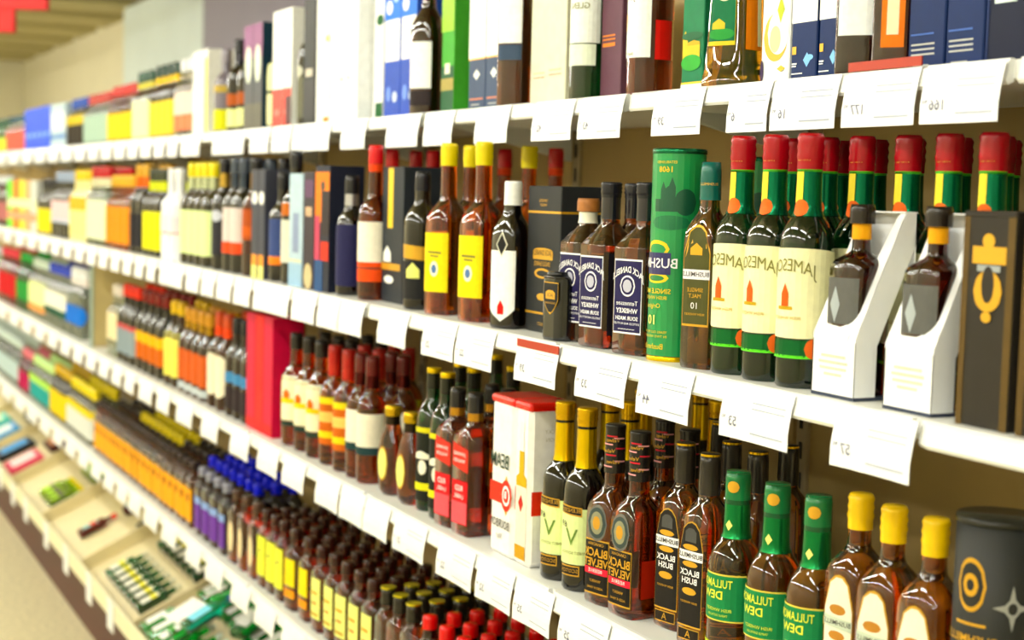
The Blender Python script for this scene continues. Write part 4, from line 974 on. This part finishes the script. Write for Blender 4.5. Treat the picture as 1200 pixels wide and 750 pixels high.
fill(gb('liqueur_bottle', 'bottle with yellow label and red cap', 'yellow labels with red caps', .215, .036, glass('a86a2a', .6), plastic('c8342a'), paper('f0cc24'), .01, .11), 1, 134, 162, 2, 15)
fill(gb('liqueur_bottle', 'clear bottle with grey green label and red cap', 'grey green labels', .205, .036, CLEAR, plastic('b83a30'), paper('a8c0b0'), .01, .12), 1, 106, 133, 2, 15)
fill(gb('liqueur_bottle', 'dark brown bottle with yellow badge and blue cap', 'dark bottles with yellow badge', .205, .037, BLACK_GLASS, plastic('1c5ac0'), paper('2c2418'), .01, .12, extra=[(.09, .135, .03, paper('d8c02c'), 'oval', 0, .0012, 'badge', 0)]), 1, 86, 105, 2, 15)
for k in range(3):
    box_at(1, 68 + 6 * k, 74 + 6 * k, .08, .195, 'gift_carton', 'silver blue carton with pale front', 'silver blue far cartons', card('b8ccd8'), front=[(.1, .9, .4, .8, card('e4eaf0')), (0, 1, .2, .3, card('5a8ac8'))])
for k in range(5):
    box_at(1, 37 + 6 * k, 43 + 6 * k, .08, .20, 'gift_carton', 'vivid blue carton far along the top shelf', 'vivid blue far cartons', card('1c5ae0'), front=[(.2, .8, .3, .4, card('8ab4f4'))])
fill(gb('liqueur_bottle', 'clear red labelled bottle far along the top shelf', 'red labelled far bottles', .19, .037, CLEAR, plastic('1c4a5a'), paper('d86a5a'), .01, .12), 1, 14, 36, 1, 15)
fill(gb('liqueur_bottle', 'green bottle with lime label at the far end of the top shelf', 'lime labelled far bottles', .19, .038, glass('1c8a4a', .5), plastic('1c4a34'), paper('c8e04a'), .01, .08), 1, -40, 13, 1, 15)

# ================================================================== PRICE CARDS
GREYINK = mat('ink_price', '70748a', .5); LINEINK = mat('ink_fine', 'aab2c4', .5); STRIP = mat('red_strip', 'a83c20', .5)
def price_card(shelf, pl, pr, price=None, cents='90', strip=False, hh=.066, label=None, group=None):
    z, y0 = ZS[shelf], YS[shelf]
    xl, xr = X_at(pl, z - .04, y0 - .022), X_at(pr, z - .04, y0 - .022)
    wd = xr - xl; cx = (xl + xr) / 2
    prof = [(-.0145, .000), (-.0185, -.014), (-.0215, -.032), (-.0225, -.045), (-.0215, -hh)]
    nu = 4
    def pt(u, q):
        t = q * (len(prof) - 1); i = min(int(t), len(prof) - 2); s = t - i
        y = prof[i][0] + s * (prof[i + 1][0] - prof[i][0]); zz = prof[i][1] + s * (prof[i + 1][1] - prof[i][1])
        return (u * wd / 2, y - .003 * q * q * (u * u), zz)
    V, F = [], []
    N = 8
    for i in range(nu + 1):
        for k in range(N + 1): V.append(pt(-1 + 2 * i / nu, k / N))
    for i in range(nu):
        for k in range(N):
            a = i * (N + 1) + k; F.append((a + 1, a + N + 2, a + N + 1, a))
    n0 = len(V)
    V += [(v[0], v[1] + .0008, v[2]) for v in V]
    F += [tuple(n0 + i for i in reversed(f)) for f in F]
    t = thing('price_card', label, 'price card', group, (cx, y0, z - .0005))
    link('card', mesh('card', V, F), TAG_PAPER, t)
    def writ(s, size, u, q, m, bold=0.0):
        V0, F0 = text_flat(s, bold)
        VV = []
        for a, b in V0:
            x = u * wd / 2 - a * size
            p = pt(max(-1, min(1, x / (wd / 2))), max(0, min(1, q - b * size / hh)))
            VV.append((x, p[1] - .0006, p[2]))
        link('lettering', mesh('lettering', VV, F0), m, t)
    if price:
        writ(price, .017, -.62 + .06 * (len(price) - 2), .74, GREYINK, .01)
        if cents: writ(cents, .008, -.88, .68, GREYINK)
        V, F = [], []
        for q in (.30, .40, .86):
            b = len(V)
            for u in (-.1, .85):
                for dq in (0, .02):
                    p = pt(u, q + dq); V.append((p[0], p[1] - .0006, p[2]))
            F.append((b, b + 1, b + 3, b + 2))
        link('print_line', mesh('print_line', V, F), LINEINK, t)
    if strip:
        V = []
        for u in (-1, 1):
            for q in (0.0, .02): V.append(pt(u, q))
        link('red_strip', boxmesh('red_strip', -wd / 2, wd / 2, -.0165, -.0145, .001, .012) if shelf == 1 else boxmesh('red_strip', -wd / 2, wd / 2, -.0200, -.0182, -.013, -.001), STRIP, t)
    return t
T1 = [(1080, 1172, '166', 0), (988, 1073, '177', 1), (904, 980, '16', 0), (853, 900, '6', 0), (765, 822, '39', 0), (678, 728, '43', 0), (624, 670, '42', 0), (557, 595, None, 0), (497, 530, None, 0), (453, 490, None, 0), (400, 428, None, 0), (342, 386, None, 0), (318, 340, None, 0), (293, 315, None, 0), (249, 286, None, 0), (212, 234, None, 0)]
T1 += [(196 - k * 15.5, 208 - k * 15.5, None, 0) for k in range(14)]
T2 = [(975, 1068, '57', 0), (845, 925, '53', 0), (747, 808, '44', 0), (675, 733, '33', 0), (604, 652, '39', 1), (534, 577, '22', 0), (495, 532, '25', 0), (443, 476, None, 0), (397, 424, None, 0), (372, 396, None, 0), (342, 369, None, 0), (297, 338, None, 0), (274, 293, None, 0), (254, 271, None, 0), (236, 251, None, 0), (218, 233, None, 0), (187, 214, None, 0)]
T2 += [(172 - k * 14.0, 182 - k * 14.0, None, 0) for k in range(14)]
T3 = [(715, 775, '27', 0), (655, 710, '25', 0), (602, 645, '35', 0), (558, 599, '32', 0), (512, 553, '22', 0), (461, 497, '21', 0), (426, 454, None, 0), (398, 425, None, 0), (370, 396, None, 0), (331, 356, None, 0), (302, 325, None, 0), (270, 291, None, 0), (236, 255, None, 0), (207, 225, None, 0), (184, 198, None, 0), (163, 178, None, 0)]
T3 += [(146 - k * 15.0, 157 - k * 15.0, None, 0) for k in range(12)]
T4 = [(330, 354, None, 0), (299, 321, None, 0), (271, 291, None, 0), (241, 260, None, 0), (218, 234, None, 0), (190, 206, None, 0), (169, 184, None, 0), (151, 164, None, 0)] + [(137 - k * 15.0, 148 - k * 15.0, None, 0) for k in range(11)]
WHERE = {(1, '166'): 'under the deep blue cartons', (1, '177'): 'under the wine dark bottle, with a red strip on top', (1, '16'): 'under the fish mark cartons', (1, '6'): 'under the golden swirl carton', (1, '39'): 'under the broad amber bottle', (1, '43'): 'under the mauve brown carton', (1, '42'): 'under the cream grey carton',
  (2, '57'): 'under the white carriers', (2, '53'): 'under the red capped green bottles', (2, '44'): 'under the green gift tube', (2, '33'): 'under the square black label bottles', (2, '39'): 'under the charcoal carton, with a red strip on top', (2, '22'): 'under the yellow labels', (2, '25'): 'under the black bottle with ship mark',
  (3, '27'): 'under the medallion bottles', (3, '25'): 'under the gold necked bottles', (3, '35'): 'under the white tins', (3, '32'): 'under the red label square bottles', (3, '22'): 'under the black and yellow bottles', (3, '21'): 'under the squat round bottles'}
SHN = {1: 'top', 2: 'second', 3: 'third', 4: 'fourth'}
for s, T in ((1, T1), (2, T2), (3, T3), (4, T4)):
    for (a, b, pr, st) in T:
        if pr:
            lb = 'white price card numbered %s %s' % (pr, WHERE[(s, pr)])
            gp = None
        else:
            lb = 'small unlettered white price card hanging from the %s shelf rail' % SHN[s]
            gp = 'small price cards on the %s shelf' % SHN[s]
        price_card(s, a, b, pr, '90', bool(st), .066 if s < 4 else .062, lb, gp)

# ================================================================== BOTTOM TRAYS: small bottles lying on the slope
SLOPE = atan2(.265, .57)
def slope_z(y): return .30 + (y + .12) * .265 / .57
def lay(proto, x, y, r, spin=0.0, flip=False, lift=0.0):
    if proto.name not in USED: USED.add(proto.name); o = proto
    else: o = dup(proto, (0, 0, 0), 0)
    z = slope_z(y)
    o.location = (x, y - sin(SLOPE) * (r + lift), z + cos(SLOPE) * (r + lift) + .001)
    o.rotation_euler = (SLOPE - pi / 2, 0, spin)
    return o
def mini(label, group, gl, capm, lab, band, H=.15, r=.027, asp=.62):
    return gb('miniature_bottle', label, group, H, r, gl, capm, lab, .02, H * .52, sq=3, asp=asp, band=band, band_z=(H * .34, H * .48), cap_h=.02, rn=.009, seg=16)
sx = lambda k: SEAM0 - BAY * k
# tray of green bottles
gm = mini('clear green miniature bottle with white label lying in the tray', 'green miniatures heaped in the bottom tray', glass('3ad06a', .7), plastic('e8f4ea'), paper('f2f6f2'), None, .16, .03)
for bayk in (2, 3):
    for i in range(9):
        for q in range(3):
            o = lay(gm, sx(bayk) - .065 - i * .084 + random.uniform(-.003, .003), -.10 + q * .165 + random.uniform(0, .01), .019, random.uniform(-.08, .08))
    for i in range(6):
        lay(gm, sx(bayk) - .12 - i * .115, -.06 + (i % 3) * .12, .019, random.uniform(-.5, .5), lift=.042)
bm_ = mini('miniature bottle with bright blue cap among the green miniatures', None, glass('3ad0c0', .7), plastic('1c8ae0'), paper('8ad8f0'), None, .16, .03)
lay(bm_, sx(3) - .35, -.03, .019, .2, lift=.086)
pk = thing('label_card', 'white square card lying on the green miniatures', 'card', None, (sx(3) - .50, -.03, slope_z(-.03) + .098))
link('card', boxmesh('card', -.055, .055, -.05, .05, 0, .004, .001), WHITE, pk); pk.rotation_euler = (SLOPE, 0, .2)
# tray of banded miniatures
bmn = mini('green miniature bottle with white and yellow label bands in a neat row', 'banded miniatures in a neat row', glass('2c6a4a', .6), plastic('d8d8c0'), paper('ecebe0'), paper('e8e04a'), .15, .028)
for i in range(7):
    for q in range(2): lay(bmn, sx(4) - .12 - i * .074, -.07 + q * .17, .018)
pkm = mini('miniature bottle with pink label band behind the banded row', 'pink banded miniatures', glass('3a6a4a', .6), plastic('6a8ab8'), paper('f0dcd8'), paper('d8e070'), .13, .027)
for i in range(7): lay(pkm, sx(4) - .12 - i * .074, .27, .018)
# sparse tray
rm = mini('single red miniature bottle with pale blue band lying in the sparse tray', 'red miniatures in the sparse tray', glass('5a1418', .5), plastic('e83a24'), paper('9ac8c8'), paper('e8483a'), .15, .026)
for q in range(3): lay(rm, sx(5) - .36, -.05 + q * .16, .017)
dm = mini('dark miniature bottle lying along the tray partition', 'dark miniatures in the sparse tray', BLACK_GLASS, BLK, paper('4a4a3a'), paper('8a8a6a'), .13, .024)
for q in range(2): lay(dm, sx(5) - .08, .10 + q * .15, .016)
# yellow capped
ym = mini('lime green miniature bottle with grey band and yellow cap', 'lime miniatures with yellow caps', glass('a8d81c', .5), plastic('f0dc1c'), paper('b4e040'), paper('6a5a5a'), .15, .027)
for i in range(4):
    for q in range(2): lay(ym, sx(6) - .14 - i * .07, -.06 + q * .17, .018)
# packets
def packet(x, y, label, c1, c2, wd=.2, lg=.16):
    t = thing('packet', label, 'packet', None, (x, y, slope_z(y) + .001))
    t.rotation_euler = (SLOPE, 0, 0)
    link('wrapper', boxmesh('wrapper', -wd / 2, wd / 2, 0, lg, 0, .03, .008, 2), card(c1), t)
    link('printed_panel', boxmesh('printed_panel', -wd * .38, wd * .38, lg * .15, lg * .85, .0295, .031), card(c2), t)
packet(sx(7) - .25, -.09, 'pink and white packet lying in the tray', 'd8486a', 'f0d8dc')
packet(sx(7) - .30, .09, 'brown packet with peach panel behind the pink packet', '5a3434', 'f0b088', .18, .12)
packet(sx(7) - .58, -.09, 'black packet with blue panel, beside the pink packet', '1c2028', '4a9ad8', .16, .18)
packet(sx(8) - .25, -.09, 'sky blue packet with white panel', '3a9ad8', 'e4f0f4', .22, .18)
packet(sx(8) - .28, .12, 'navy packet with pale blue panel', '1c2a4a', 'a8d4ec', .2, .15)
packet(sx(8) - .58, -.09, 'aqua packet with pale green panel', '5ac8c0', 'e8f4d0', .2, .18)
# price cards on the tray lips
def tray_card(px, py):
    d = FWD + RIGHT * ((px - 600) / FPX) - UP * ((py - 375) / FPX)
    tt = (-.131 - CAM.y) / d.y
    x = (CAM + d * tt).x
    t = thing('price_card', 'white price card clipped to the lip of the bottom tray', 'price card', 'price cards on the bottom tray lips', (x, -.1285, .315))
    link('card', boxmesh('card', -.045, .045, -.003, -.0005, -.065, .025, .0008), TAG_PAPER, t)
    link('clip', boxmesh('clip', -.046, .046, -.005, 0, .018, .031, .001), RAIL_WHITE, t)
for px, py in ((-20, 560), (0, 575), (15, 589), (30, 606), (54, 630), (77, 661), (104, 698), (129, 732)): tray_card(px, py)
